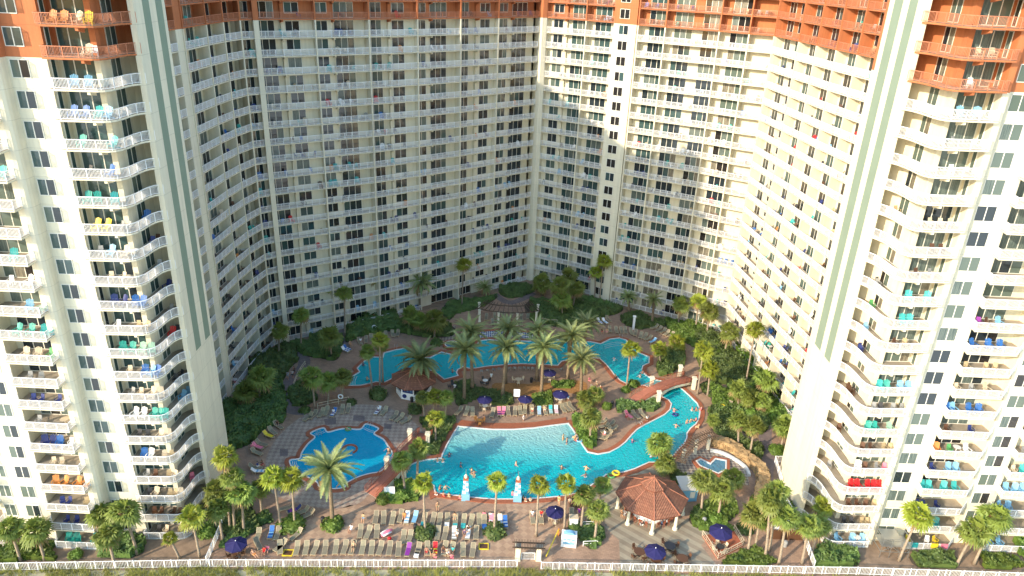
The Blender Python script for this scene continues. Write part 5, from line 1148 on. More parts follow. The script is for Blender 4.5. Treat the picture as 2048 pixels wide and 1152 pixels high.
def set_table(c,x,y,col,lab,n=4,r=.5,chcol=None,Z=.7,kind='patio_chair'):
    q=at(c,x,y,Z); b=rtable(r,.72); o=tag(b.build('dining_table',cm(col) if col in COLS else col),'round %s table, %s'%(col,lab),'table'); o.location=(q.x,q.y,.012)
    for k in range(n):
        a=2*PI*k/n+.5+rp.uniform(-.2,.2); d_=r+.45
        tag(link('dining_chair',fmesh(kind,chcol or col),None,(q.x+d_*math.cos(a),q.y+d_*math.sin(a),.012),a+PI),'%s chair, %s of the set %s'%(chcol or col,ORD[k],lab),'chair','chairs at the terrace tables')
set_table('I',238,1005,'brown','leftmost of the bronze sets by the beach fence',4,.75)
set_table('I',420,970,'dark grey','rear one of the bronze sets by the beach fence',4,.75,'brown')
set_table('I',495,1045,'brown','rightmost of the bronze sets by the beach fence',4,.75)
set_table('I',335,1052,'brown','under the navy parasol by the beach fence',4,.7)
set_table('I',722,975,'dark grey','under the parasol on the railed deck',6,.55,'beige')
set_table('G',155,1010,'brown','under the lower left navy parasol',4,.55)
set_table('B',678,762,'beige','on the small pad in the mulch garden',3,.6,'beige')
set_table('B',425,770,'white','in the shade left of the mulch garden',4,.5,'dark grey')
set_table('B',180,800,'dark grey','right of the snack kiosk',4,.5)
set_table('B',915,745,'beige','under the upper terrace parasol',3,.45)
set_table('B',735,945,'tan','under the parasol by the white sign',2,.5)
set_table('B',1000,915,'white','under the parasol at the mulch garden end',3,.45,'beige')
set_table('B',422,965,'white','under the shaded parasol above the beach entry',3,.5,'beige')
set_table('E',965,830,'white','under the sun terrace parasol',3,.45,'beige')
set_table('B',380,1075,'orange','on the brick curb of the beach entry',3,.4,'orange')
set_table('E',1125,710,'brown','between the palms left of the pavilion',4,.5)
set_table('B',1270,830,'pink','crowded table on the walkway above the bridge',4,.5,'beige')
# railed deck
t=thing('railed_deck','small raised wooden deck with a beige railing around the largest parasol','deck',at('I',730,1000))
dk=[at('I',*q) for q in ((612,915),(705,1055),(858,975),(800,880))]; b=MB(); b.prism([q.xy for q in dk],.0,.16); b.build('floor','wood_red',t)
railing3(t,[q+Vector((0,0,.16)) for q in dk[:3]],.9,'c_beige'); railing3(t,[q+Vector((0,0,.16)) for q in dk[2:]],.9,'c_beige')
# ------------------------------------------------------------------ loungers
def lounger():
    t=thing('sun_lounger','lounger','sun lounger',(0,0,-50),0,'sun loungers set out around the pools')
    f=MB(); 
    for s in (-.31,.31): f.bar((-.35,s,.34),(1.15,s,.34),.05,.06); f.bar((-.35,s,.34),(-.88,s,.86),.05,.05)
    for x in (1.15,-.35): f.bar((x,-.31,.34),(x,.31,.34),.05)
    f.bar((-.88,-.31,.86),(-.88,.31,.86),.05)
    for x in (1.0,-.25):
        for s in (-.31,.31): f.bar((x,s,.34),(x+.05,s,0),.05)
    for s in (-.31,.31): f.bar((-.7,s,.68),(-.55,s,0),.04)
    f.build('frame','lounger_frame',t,(0,0,0)); b=MB()
    b.add([(-.35,-.29,.37),(1.13,-.29,.37),(1.13,.29,.37),(-.35,.29,.37),(-.87,-.29,.87),(-.87,.29,.87),(-.35,-.29,.34),(1.13,-.29,.34),(1.13,.29,.34),(-.35,.29,.34),(-.87,-.29,.84),(-.87,.29,.84)],
      [(0,1,2,3),(4,0,3,5),(9,8,7,6),(11,9,6,10),(0,6,7,1),(1,7,8,2),(2,8,9,3),(4,10,6,0),(3,9,11,5),(5,11,10,4)]); b.build('sling','lounger_sling',t,(0,0,0)); return t
lg=lounger(); lfirst=[True]; LPOS={}
flat=None
def lrow(row,c,pts,a,where):
    for i,p in enumerate(pts):
        q=at(c,p[0],p[1],.35); q.z=.012; ang=(p[2] if len(p)>2 else a)+rp.uniform(-.14,.14); q.x+=rp.uniform(-.07,.07); q.y+=rp.uniform(-.12,.12); LPOS[(row,i)]=(q,ang)
        lab='tan lounger, %s from left %s'%(ORD[i],where)
        if lfirst[0]: lg.location=q; lg.rotation_euler.z=ang; lg['label']=lab; lfirst[0]=False
        else: dup(lg,q,ang,lab)
S_=-PI/2
lrow('f','D',[(128,1062),(203,1062),(275,1064),(352,1060),(428,1060),(500,1060),(562,1058),(632,1062),(702,1066),(770,1066),(838,1068),(908,1072),(985,1074),(1062,1070),(1130,1070),(1192,1066),(1262,1066),(1320,1068),(1405,1076),(1480,1080)],S_,'in the front row along the beach fence')
lrow('m','D',[(620,935),(683,938),(742,938),(945,978),(1000,978)],S_,'in the middle row of the sun terrace')
lrow('n','E',[(60,945),(118,948),(185,945),(292,950),(352,948)],S_,'in the right half of the middle terrace row')
lrow('b','D',[(735,825),(800,830),(865,832),(1110,840),(925,820),(975,825),(1035,830)],S_,'in the back row of the sun terrace')
lrow('c','E',[(25,845),(75,845),(133,845),(195,850),(260,850),(320,850),(375,850),(415,855),(470,850),(535,850),(578,862)],S_,'in the back row right of the slender palm')
lrow('d','E',[(785,825),(855,825),(1090,800)],S_,'in the short row behind the beach gate')
lrow('e','D',[(55,752,-2.6),(120,760,-2.5),(180,775,-2.4),(215,800,-2.4),(130,950,-2.2),(0,1060,-1.2)],-2.4,'scattered near the two bright palms')
lrow('g','G',[(290,905,-1.5),(367,895,-1.5),(405,900,-1.5),(290,960,-1.0),(430,965,-2.2)],-1.5,'in the lower left corner by the hedge')
lrow('h','G',[(590,195,-1.9),(622,185,-1.85),(672,172,-1.8),(700,165,-1.7),(745,170,-1.6),(795,155,-1.5),(832,148,-1.4)],-1.6,'at the top of the kids pool before the netting')
lrow('i','G',[(1005,160,-1.9),(1045,165,-1.9),(1105,190,-2.1),(1140,205,-2.2),(1178,220,-2.3)],-2,'on the right shoulder of the kids pool terrace')
lrow('j','G',[(345,305,-.6),(375,280,-.7),(405,250,-.8),(285,375,-.4),(310,355,-.5),(275,410,-.3),(270,500,0.),(280,525,.1)],-.4,'on the left side of the kids pool by the thicket')
lrow('k','A',[(660,460,-1.3),(612,470,-1.2),(700,445,-1.3),(810,422,-1.4),(862,415,-1.4),(908,408,-1.5),(515,525,-.6),(500,535,-.6)],-1.4,'along the rear edge of the upper pool, left part')
lrow('l','C',[(230,378),(278,384),(314,388),(350,388),(392,398),(425,408,-1.8),(465,425,-2.0),(500,432,-2.2),(528,448,-2.4),(560,470,-2.5)],S_,'behind the steps of the upper pool')
lrow('o','C',[(575,362,-2.4),(605,375,-2.4),(638,392,-2.4),(668,408,-2.4),(698,420,-2.4)],-2.4,'in the second group by the bright clipped hedge')
lrow('p','B',[(220,1008,-1.9),(280,1012,-1.7),(325,1012,-1.5),(482,1018),(530,1010),(562,1008),(600,1008),(655,1008),(693,1008),(730,1000),(782,1000),(838,1008),(885,1005),(928,1000),(970,1000),(1020,985,-1.2),(1050,980,-1.1),(1085,970,-1.0)],S_,'in the row above the beach entry')
lrow('q','C',[(372,1035,-1.1),(425,1035,-1.1),(480,1030,-1.1)],-1.1,'beneath the hedge of the red bridge')
lrow('r','F',[(170,90,-2.7),(185,125,-2.7),(200,155,-2.7),(210,185,-2.7),(230,105,-2.7),(245,140,-2.7),(180,215,3.0)],-2.7,'in the cluster beside the beach entry corner')
lrow('s','B',[(430,285),(495,275),(560,275),(625,275),(700,285),(750,280),(480,325),(700,330)],S_,'under the rear pergola')
lrow('t','C',[(150,320,-1.0),(190,318,-1.1),(215,300,-1.1),(1140,960,-2.3)],-1.1,'on the rear deck near the white column')
# low chairs along the south edge of the upper pool
for i,(x,y) in enumerate([(395,705),(440,700),(488,693),(530,688),(610,683),(650,682),(690,680),(725,680),(755,682),(790,683),(830,683),(1010,690)]):
    q=at('B',x,y,.4); tag(link('pool_chair',fmesh(Pa,'grey'),None,(q.x,q.y,.012),PI/2+rp.uniform(-.2,.2)),'grey low chair, %s from left along the south edge of the upper pool'%ORD[i],'chair','low chairs facing the upper pool')
# towels on loungers
def towel(key,col,lab,m2=None,part='seat'):
    q,a=LPOS[key]; b=MB()
    if part=='seat': b.add([(-.3,-.3,.40),(1.0,-.3,.40),(1.0,.3,.40),(-.3,.3,.40),(-.82,-.3,.88),(-.82,.3,.88)],[(0,1,2,3),(4,0,3,5)],0)
    else: b.add([(.5,-.31,.41),(1.19,-.31,.41),(1.19,.31,.41),(.5,.31,.41),(1.2,-.31,.1),(1.2,.31,.1)],[(0,1,2,3),(1,4,5,2)],0)
    if m2: b.add([(-.1,-.3,.41),(.15,-.3,.41),(.15,.3,.41),(-.1,.3,.41),(.5,-.3,.41),(.75,-.3,.41),(.75,.3,.41),(.5,.3,.41)],[(0,1,2,3),(4,5,6,7)],1)
    o=b.build('towel',[cm(col),cm(m2 or col)]); o.location=q; o.rotation_euler.z=a; tag(o,lab,'towel')
towel(('f',12),'purple','magenta purple towel spread on a front row lounger'); towel(('f',13),'white','white towel folded on a front row lounger','dark grey','foot'); towel(('f',15),'red','red, yellow and purple striped towel on a front row lounger','yellow')
towel(('c',4),'turquoise','turquoise towel over a back row lounger foot, right one',None,'foot'); towel(('c',3),'turquoise','turquoise towel over a back row lounger foot, left one',None,'foot'); towel(('c',7),'blue','bright blue towel over a back row lounger foot',None,'foot')
towel(('c',8),'pink','pink and white striped towel near the slender palm','white'); towel(('c',9),'white','white and blue patterned towel beside the blue lounger towel','blue'); towel(('c',10),'blue','deep blue towel with white pattern over the rightmost back row lounger','white')
towel(('g',1),'blue','blue towel on a lounger by the lower left hedge','light blue'); towel(('b',5),'white','white towel on a back row lounger','light blue'); towel(('b',3),'turquoise','turquoise towel bundled on a back row lounger',None,'foot')
towel(('c',2),'white','white towel over a back row lounger foot',None,'foot'); towel(('b',6),'light blue','pale blue towel on the first back row loungers'); towel(('n',2),'white','white towel hanging in the middle row','grey'); towel(('n',3),'white','white towel on the middle row lounger left of the shrub')
towel(('k',6),'blue','blue and white towel on a shaded lounger by the upper pool','white'); towel(('k',7),'white','white towel next to the blue one by the upper pool','blue'); towel(('l',9),'light blue','pale blue towel on the last lounger behind the pool steps')
towel(('p',4),'pink','pink and navy towel in the row above the beach entry','navy'); towel(('p',5),'pink','pink flowered towel in the row above the beach entry','purple'); towel(('p',13),'turquoise','turquoise towel in the row above the beach entry','white'); towel(('p',14),'white','white towel in the row above the beach entry','pink')
towel(('p',11),'light blue','pale blue towel in the row above the beach entry','white'); towel(('j',0),'yellow','yellow towel on a lounger by the dark thicket'); towel(('j',3),'pink','pink towel on a lounger by the dark thicket'); towel(('j',7),'white','white and blue towel on the lowest lounger by the thicket','light blue')
towel(('t',0),'white','white towel on the rear deck','blue'); towel(('t',1),'white','second white towel on the rear deck','light blue'); towel(('e',1),'navy','navy towel on a scattered lounger','purple')
towel(('h',4),'blue','blue towel over a lounger before the netting','white'); towel(('i',0),'white','white towel on the lounger at the kids pool shoulder','navy'); towel(('q',0),'pink','pink towel on the lounger beneath the bridge hedge')
# towels over the patio rail at the right, ground floor
for i,(x,col) in enumerate(((54.9,'turquoise'),(57.6,'yellow'),(58.9,'pink'))):
    b=MB(); b.add([(x,76.52,1.1),(x+.95,76.52,1.1),(x+.95,76.50,.35),(x,76.50,.35),(x,76.64,1.1),(x+.95,76.64,1.1),(x+.95,76.66,.5),(x,76.66,.5)],[(0,3,2,1),(4,0,1,5),(5,6,7,4)]); tag(b.build('beach_towel',cm(col)),'%s beach towel hung over the ground floor patio rail of the right tower'%col,'towel')
# ------------------------------------------------------------------ small things
def signboard(c,x,y,w_,h,lab,rz=0,name='sign_board',mm='white_paint'):
    q=at(c,x,y); t=thing(name,lab,'sign',(q.x,q.y,0),rz); b=MB(); b.box(0,0,h*.6,w_,.08,h*.8); b.build('panel',mm,t,(0,0,0)); b=MB()
    for i in range(5): b.box(-.02*w_*(i%2),-.05,h*(.84-.1*i),w_*(.66-.12*(i%3)),.02,h*.03)
    b.build('text_lines','c_light_blue',t,(0,0,0)); b=MB()
    for s in (-1,1): b.box(s*w_*.4,.02,h*.5,.07,.07,h)
    b.build('leg','metal',t,(0,0,0)); return t
signboard('D',842,668,1.5,1.8,'white notice board in the shrubs at the foot of the kids bridge stairs',.15)
signboard('B',665,910,1.1,1.9,'pale blue notice board behind the loungers in the mulch garden'); 
q=at('E',1098,895); t=thing('towel_bin','tall white towel return box in the shrubs behind the hut','box',(q.x,q.y,0),.05); b=MB(); b.box(0,0,.85,1.1,.8,1.7); b.build('body','white_paint',t,(0,0,0)); b=MB(); b.box(0,.0,1.74,1.2,.9,.08); b.build('lid','c_beige',t,(0,0,0))
q=at('C',408,378); t=thing('garden_column','white column with a square cap standing by the rear loungers','column',(q.x,q.y,0)); b=MB(); b.box(0,0,1.5,.45,.45,3.0); b.build('shaft','white_paint',t,(0,0,0)); b=MB(); b.box(0,0,3.05,.65,.65,.16); b.build('cap','white_paint',t,(0,0,0))
def ringobj(q,r,col,lab,name='swim_ring',tilt=0,cat='swim ring'):
    b=MB(); n=14; k=6
    vs=[];fs=[]
    for i in range(n):
        for j in range(k): a,u=2*PI*i/n,2*PI*j/k; rr=r+r*.32*math.cos(u); vs.append((rr*math.cos(a),rr*math.sin(a),r*.32*math.sin(u)))
    for i in range(n):
        for j in range(k): fs.append((i*k+j,((i+1)%n)*k+j,((i+1)%n)*k+(j+1)%k,i*k+(j+1)%k))
    b.add(vs,fs); o=b.build(name,cm(col),shade=True); o.location=q; o.rotation_euler.x=tilt; return tag(o,lab,cat)
ringobj(at('E',1392,510)+Vector((0,0,.16)),.5,'green','bright green swim ring lying on the pool edge left of the pavilion'); ringobj(at('E',1422,500)+Vector((.1,0,.42)),.5,'yellow','yellow swim ring leaning on the green one at the pool edge')
ringobj(at('A',468,945)+Vector((0,0,1.3)),.38,'white','white ring buoy on the netting above the kids pool','life_ring',PI/2,'life ring'); ringobj(at('A',725,395)+Vector((0,0,1.0)),.38,'white','white ring buoy before the dark shrubs behind the upper pool','life_ring',PI/2,'life ring')
ringobj(at('G',828,275)+Vector((0,0,.15)),.42,'green','green swim ring floating at the top of the kids pool'); ringobj(at('E',1148,240)+Vector((0,0,.2)),.42,'light blue','pale blue swim ring at the right edge of the beach entry')
ringobj(at('C',730,1040)+Vector((0,0,.15)),.42,'navy','navy swim ring floating in the lazy river below the bridge'); ringobj(at('C',1090,985)+Vector((0,0,.5)),.42,'yellow','yellow swim ring on the lounger right of the lazy river')
# inflatable and toys
b=MB(); b.tube([(-.8,0,.4),(-.4,0,.45),(.4,0,.45),(.9,0,.6)],[.18,.34,.34,.12],10,0); b.tube([(-.7,.3,.55),(.5,.35,.6)],.12,8,1); b.tube([(-.7,-.3,.55),(.5,-.35,.6)],.12,8,1); o=b.build('inflatable_boat',[cm('pink'),cm('white')],shade=True); o.location=at('D',820,965); o.rotation_euler.z=.75; tag(o,'pink and white inflatable boat lying between lounger rows','inflatable')
b=MB(); b.lathe(0,0,[(0,.2),(.35,.28),(.5,.18)],10); o=b.build('beach_bag',cm('red'),shade=True); o.location=at('D',842,1000); tag(o,'red beach bag beside the pink inflatable','bag')
for c,x,y,lab in (('D',62,1100,'flat yellow framed mat at the left end of the front row'),('E',412,1050,'flat yellow framed mat right of the front row')):
    q=at(c,x,y); t=thing('yellow_mat',lab,'mat',(q.x,q.y,.01),.03); b=MB()
    for s in (-1,1): b.box(0,s*.5,.06,1.3,.12,.12); b.box(s*.6,0,.06,.12,.9,.12)
    b.build('frame','c_yellow',t,(0,0,0)); b=MB(); b.box(0,0,.04,1.1,.9,.05); b.box(0,0,.07,1.1,.06,.04); b.build('pad','c_brown',t,(0,0,0))
t=thing('barrier_pole','long yellow barrier pole slanting from the hut towards the fence','pole',at('E',985,965)); b=MB(); b.bar(at('E',985,965)+Vector((0,0,1.1)),at('E',890,1150)+Vector((0,0,.6)),.12); b.build('pole','c_yellow',t); b=MB(); b.bar(at('E',985,965),at('E',985,965)+Vector((0,0,1.2)),.2); b.build('post','c_orange',t)
def bin_(c,x,y,lab,col='black'):
    q=at(c,x,y); t=thing('waste_bin',lab,'waste bin',q,0,'waste bins'); b=MB(); b.lathe(0,0,[(0,.25),(.75,.3)],12); b.build('body',cm(col),t,(0,0,0)); b=MB(); b.lathe(0,0,[(.76,.32),(.92,.26),(1.0,.1)],12); b.build('lid',cm(col),t,(0,0,0))
bin_('D',330,865,'black waste bin left of the largest date palm'); bin_('D',1040,920,'black waste bin beside the shrub of the slender palm'); bin_('B',778,785,'black waste bin beside the round table in the mulch garden'); bin_('A',385,612,'black waste bin under the palm by the left path')
bin_('A',1012,935,'black waste bin in front of the kiosk'); bin_('C',1078,890,'black waste bin right of the red bridge'); bin_('I',622,835,'grey waste bin between clipped shrubs right of the pavilion','grey'); bin_('C',245,965,'black waste bin left of the bridge hedge'); bin_('I',1108,975,'grey waste bin at the lower right palms','grey')
# netting fence above the kids pool, garden handrails
def hand(label,pts,c,h=.9,m='c_beige',name='handrail_fence'):
    p=[at(c,*q) for q in pts]; t=thing(name,label,'railing',p[0]); b=MB(); L_=[]
    for z in (h,h*.5):
        for a,e in zip(p[:-1],p[1:]): b.bar(a+Vector((0,0,z)),e+Vector((0,0,z)),.06)
    b.build('rails',m,t); 
    for q in p: b=MB(); b.bar(q,q+Vector((0,0,h)),.08); b.build('post',m,t)
hand('thin pale netting rail above the kids pool loungers',[(290,985),(370,968),(450,952),(530,935)],'A',1.0)
hand('brown handrail following the left path past the walkers',[(108,820),(130,760),(160,705),(195,655)],'A',.9)
hand('wooden rail fence right of the rear pergola, upper one',[(875,185),(960,215),(1040,240),(1090,250)],'B',1.0,'wood_red'); hand('wooden rail fence right of the rear pergola, lower one',[(860,320),(915,335),(975,335)],'B',.9)
hand('white rope rail around the shrubs behind the hut',[(1170,895),(1250,890)],'E',.8,'white_paint'); hand('white rope rail on the near side of the hut shrubs',[(1175,1045),(1285,1040)],'E',.8,'white_paint')
def ladder(c,x,y,rz,lab):
    q=at(c,x,y); b=MB()
    for s in (-.25,.25): b.tube([(-.5,s,0),(-.45,s,.7),(-.1,s,.9),(.3,s,.75),(.45,s,.0)],.03,6)
    o=b.build('pool_handrail','metal',shade=True); o.location=q; o.rotation_euler.z=rz; tag(o,lab,'handrail')
ladder('E',1440,95+820*0,-.9,'metal hand rails at the lounger side of the lazy river') if False else ladder('F',460,125,-.8,'steel hand rails at the lounger side of the lazy river')
ladder('D',300,190,-.9,'steel hand rail at the left steps of the kids pool'); ladder('D',690,130,-2.2,'steel hand rail at the right steps of the kids pool'); ladder('A',890,525,-1.6,'steel hand rails at the rear edge of the upper pool'); ladder('C',312,445,-1.6,'steel hand rail at the steps of the upper pool')
# scaffold ramp at the right tower
q0=at('J',665,1040); t=thing('scaffold','white metal scaffold stair against the foot of the right tower','scaffold',(q0.x,q0.y,0)); b=MB()
for i in range(4):
    for s in (0,2.2): b.box(q0.x+i*1.25,q0.y+s,1.5,.05,.05,3.0)
for z in (1.0,1.9,2.8):
    for s in (0,2.2): b.bar((q0.x,q0.y+s,z),(q0.x+3.75,q0.y+s,z),.06)
    for i in range(4): b.bar((q0.x+i*1.25,q0.y,z),(q0.x+i*1.25,q0.y+2.2,z),.06)
for i in range(3): b.bar((q0.x+i*1.25,q0.y,1.0+(i%2)*.9),(q0.x+(i+1)*1.25,q0.y,1.9-(i%2)*.9),.05)
b.build('frame','metal',t); b=MB(); b.box(q0.x+1.87,q0.y+1.1,1.92,3.7,2.0,.06); b.box(q0.x+1.2,q0.y+1.1,3.0,2.3,2.0,.06); b.build('platform','metal',t)
# service yard at the lower right: brown wall, white crates
a=at('I',1030,965); b=MB(); b.box(a.x+2.3,a.y+1.2,.75,4.6,.25,1.5); tag(b.build('service_wall','c_brown'),'low brown service wall behind the lower right palms','wall'); b=MB(); b.box(a.x+2.6,a.y+2.6,.6,3.2,1.8,1.2,.1); o=tag(b.build('equipment_cover','white_paint'),'white sheeted equipment behind the brown service wall','equipment')
# ------------------------------------------------------------------ people
def skin(verts,edges,root,name,sub=1):
    me=bpy.data.meshes.new(name); me.from_pydata([v[:3] for v in verts],[],edges); o=bpy.data.objects.new(name,me); COL.objects.link(o)
    md=o.modifiers.new('s','SKIN'); md.use_smooth_shade=True
    for i,v in enumerate(verts): me.skin_vertices[0].data[i].radius=(v[3],v[3] if len(v)<5 else v[4]); me.skin_vertices[0].data[i].use_root=(i==root)
    sb=o.modifiers.new('b','SUBSURF'); sb.levels=sub; sb.render_levels=sub
    dg=bpy.context.evaluated_depsgraph_get(); r=bpy.data.meshes.new_from_object(o.evaluated_get(dg)); r.name=name; bpy.data.objects.remove(o); return r
def lerp(a,b,t): return tuple(a[i]+(b[i]-a[i])*t for i in range(3))
def body(J):
    """J: joint dict -> body, shorts, shirt, hair meshes"""
    V=[];E=[];I={}
    def v(n,p,r,par=None,r2=None):
        V.append((*p,r,r2 or r)); I[n]=len(V)-1
        if par is not None: E.append((I[par],I[n]))
    v('pel',J['pel'],.15,None,.11); v('sp',lerp(J['pel'],J['chest'],.5),.125,'pel',.1); v('chest',J['chest'],.16,'sp',.11); v('neck',J['neck'],.055,'chest'); v('jaw',lerp(J['neck'],J['head'],.55),.07,'neck'); v('head',J['head'],.092,'jaw'); v('crown',lerp(J['neck'],J['head'],1.45),.06,'head')
    for s in 'lr':
        v('sh'+s,J['sh'+s],.06,'chest'); v('el'+s,J['el'+s],.042,'sh'+s); v('wr'+s,J['wr'+s],.028,'el'+s); 
        d_=Vector(J['wr'+s])-Vector(J['el'+s]); d_.normalize(); pm=Vector(J['wr'+s])+d_*.07; v('pa'+s,tuple(pm),.03,'wr'+s)
        sd=d_.orthogonal().normalized()
        for k in range(5): 
            f=pm+d_*((.05,.09,.1,.09,.07)[k])+sd*(-.05+.022*k); v('f%d'%k+s,tuple(f),.009,'pa'+s)
        v('hp'+s,J['hp'+s],.10,'pel'); v('kn'+s,J['kn'+s],.062,'hp'+s); v('an'+s,J['an'+s],.038,'kn'+s); v('to'+s,J['to'+s],.035,'an'+s)
    bm_=skin(V,E,0,'body')
    sv=[(*J['pel'],.17,.135)]; se=[]
    for s in 'lr': sv.append((*J['hp'+s],.12,.12)); sv.append((*lerp(J['hp'+s],J['kn'+s],.55),.095,.095)); k=len(sv); se+=[(0,k-2),(k-2,k-1)]
    shorts=skin(sv,se,0,'shorts',1)
    tv=[(*lerp(J['pel'],J['chest'],.15),.165,.13),(*lerp(J['pel'],J['chest'],.55),.15,.12),(*J['chest'],.18,.135),(*lerp(J['chest'],J['neck'],.6),.09,.08)]; te=[(0,1),(1,2),(2,3)]
    for s in 'lr': tv.append((*J['sh'+s],.078,.078)); tv.append((*lerp(J['sh'+s],J['el'+s],.6),.062,.062)); k=len(tv); te+=[(2,k-2),(k-2,k-1)]
    shirt=skin(tv,te,1,'shirt',1)
    hd=Vector(J['head']); up_=(hd-Vector(J['neck'])).normalized(); fw=Vector(J.get('face',(0,1,0))); hb=MB()
    c_=hd+up_*.035-fw*.02; rt=up_.cross(fw).normalized(); vs=[];fs=[]; n=8
    for i in range(4):
        el=(i/4)*PI/2*.98-.15
        for k in range(n): a=2*PI*k/n; vs.append(c_+(fw*math.cos(a)+rt*math.sin(a))*.105*math.cos(el)+up_*.11*math.sin(el))
    vs.append(c_+up_*.115)
    for i in range(3):
        for k in range(n): fs.append((i*n+k,i*n+(k+1)%n,(i+1)*n+(k+1)%n,(i+1)*n+k))
    for k in range(n): fs.append((3*n+k,3*n+(k+1)%n,4*n))
    hb.add(vs,fs); hair=hb.mesh('hair','hair',True)
    return bm_,shorts,shirt,hair
stand=dict(pel=(0,0,.95),chest=(0,.0,1.33),neck=(0,0,1.5),head=(0,.02,1.62),shl=(-.19,0,1.42),ell=(-.25,-.02,1.14),wrl=(-.24,.08,.9),shr=(.19,0,1.42),elr=(.26,-.02,1.15),wrr=(.24,.1,.92),hpl=(-.1,0,.88),knl=(-.11,.06,.48),anl=(-.11,.02,.08),tol=(-.12,.17,.04),hpr=(.1,0,.88),knr=(.11,.0,.48),anr=(.11,-.1,.09),tor=(.12,.05,.04))
wade=dict(stand,ell=(-.42,.05,1.22),wrl=(-.55,.2,1.08),elr=(.42,.08,1.22),wrr=(.52,.25,1.1))
sit=dict(pel=(0,-.1,.5),chest=(0,-.16,.88),neck=(0,-.15,1.05),head=(0,-.1,1.17),shl=(-.19,-.15,.97),ell=(-.25,-.05,.72),wrl=(-.16,.18,.62),shr=(.19,-.15,.97),elr=(.25,-.05,.72),wrr=(.15,.2,.62),hpl=(-.1,-.05,.48),knl=(-.14,.38,.5),anl=(-.14,.4,.09),tol=(-.15,.55,.04),hpr=(.1,-.05,.48),knr=(.14,.38,.5),anr=(.14,.42,.09),tor=(.15,.57,.04))
lie=dict(pel=(0,0,.5),chest=(0,-.32,.63),neck=(0,-.47,.76),head=(0,-.56,.86),shl=(-.19,-.4,.7),ell=(-.3,-.15,.58),wrl=(-.22,.06,.55),shr=(.19,-.4,.7),elr=(.3,-.15,.58),wrr=(.22,.05,.55),hpl=(-.1,.08,.49),knl=(-.12,.5,.6),anl=(-.11,.9,.47),tol=(-.12,.97,.58),hpr=(.1,.08,.49),knr=(.12,.5,.49),anr=(.12,.92,.46),tor=(.13,.98,.58))
PO={k:body(v) for k,v in dict(stand=stand,wade=wade,sit=sit,lie=lie).items()}
for k in PO: PO[k][0].materials.append(MATS['skin_a'])
_pc={}
def cloth(pose,which,col):
    k=(pose,which,col)
    if k not in _pc: me=PO[pose][which].copy(); me.materials.clear(); me.materials.append(cm(col)); me.name=('','shorts','shirt')[which]; _pc[k]=me
    return _pc[k]
def person(pose,c,x,y,rz,bottom,top,label,z=0,sc=1.0,Zp=0):
    q=at(c,x,y,Zp); t=thing('person',label,'person',(q.x,q.y,z),rz-PI/2,None,sc)
    link('body',PO[pose][0],t,(0,0,0)); link('hair',PO[pose][3],t,(0,0,0)); link('swim_shorts',cloth(pose,1,bottom),t,(0,0,0))
    if top: link('shirt',cloth(pose,2,top),t,(0,0,0))
W=-.85     # standing in the pool: water reaches the waist
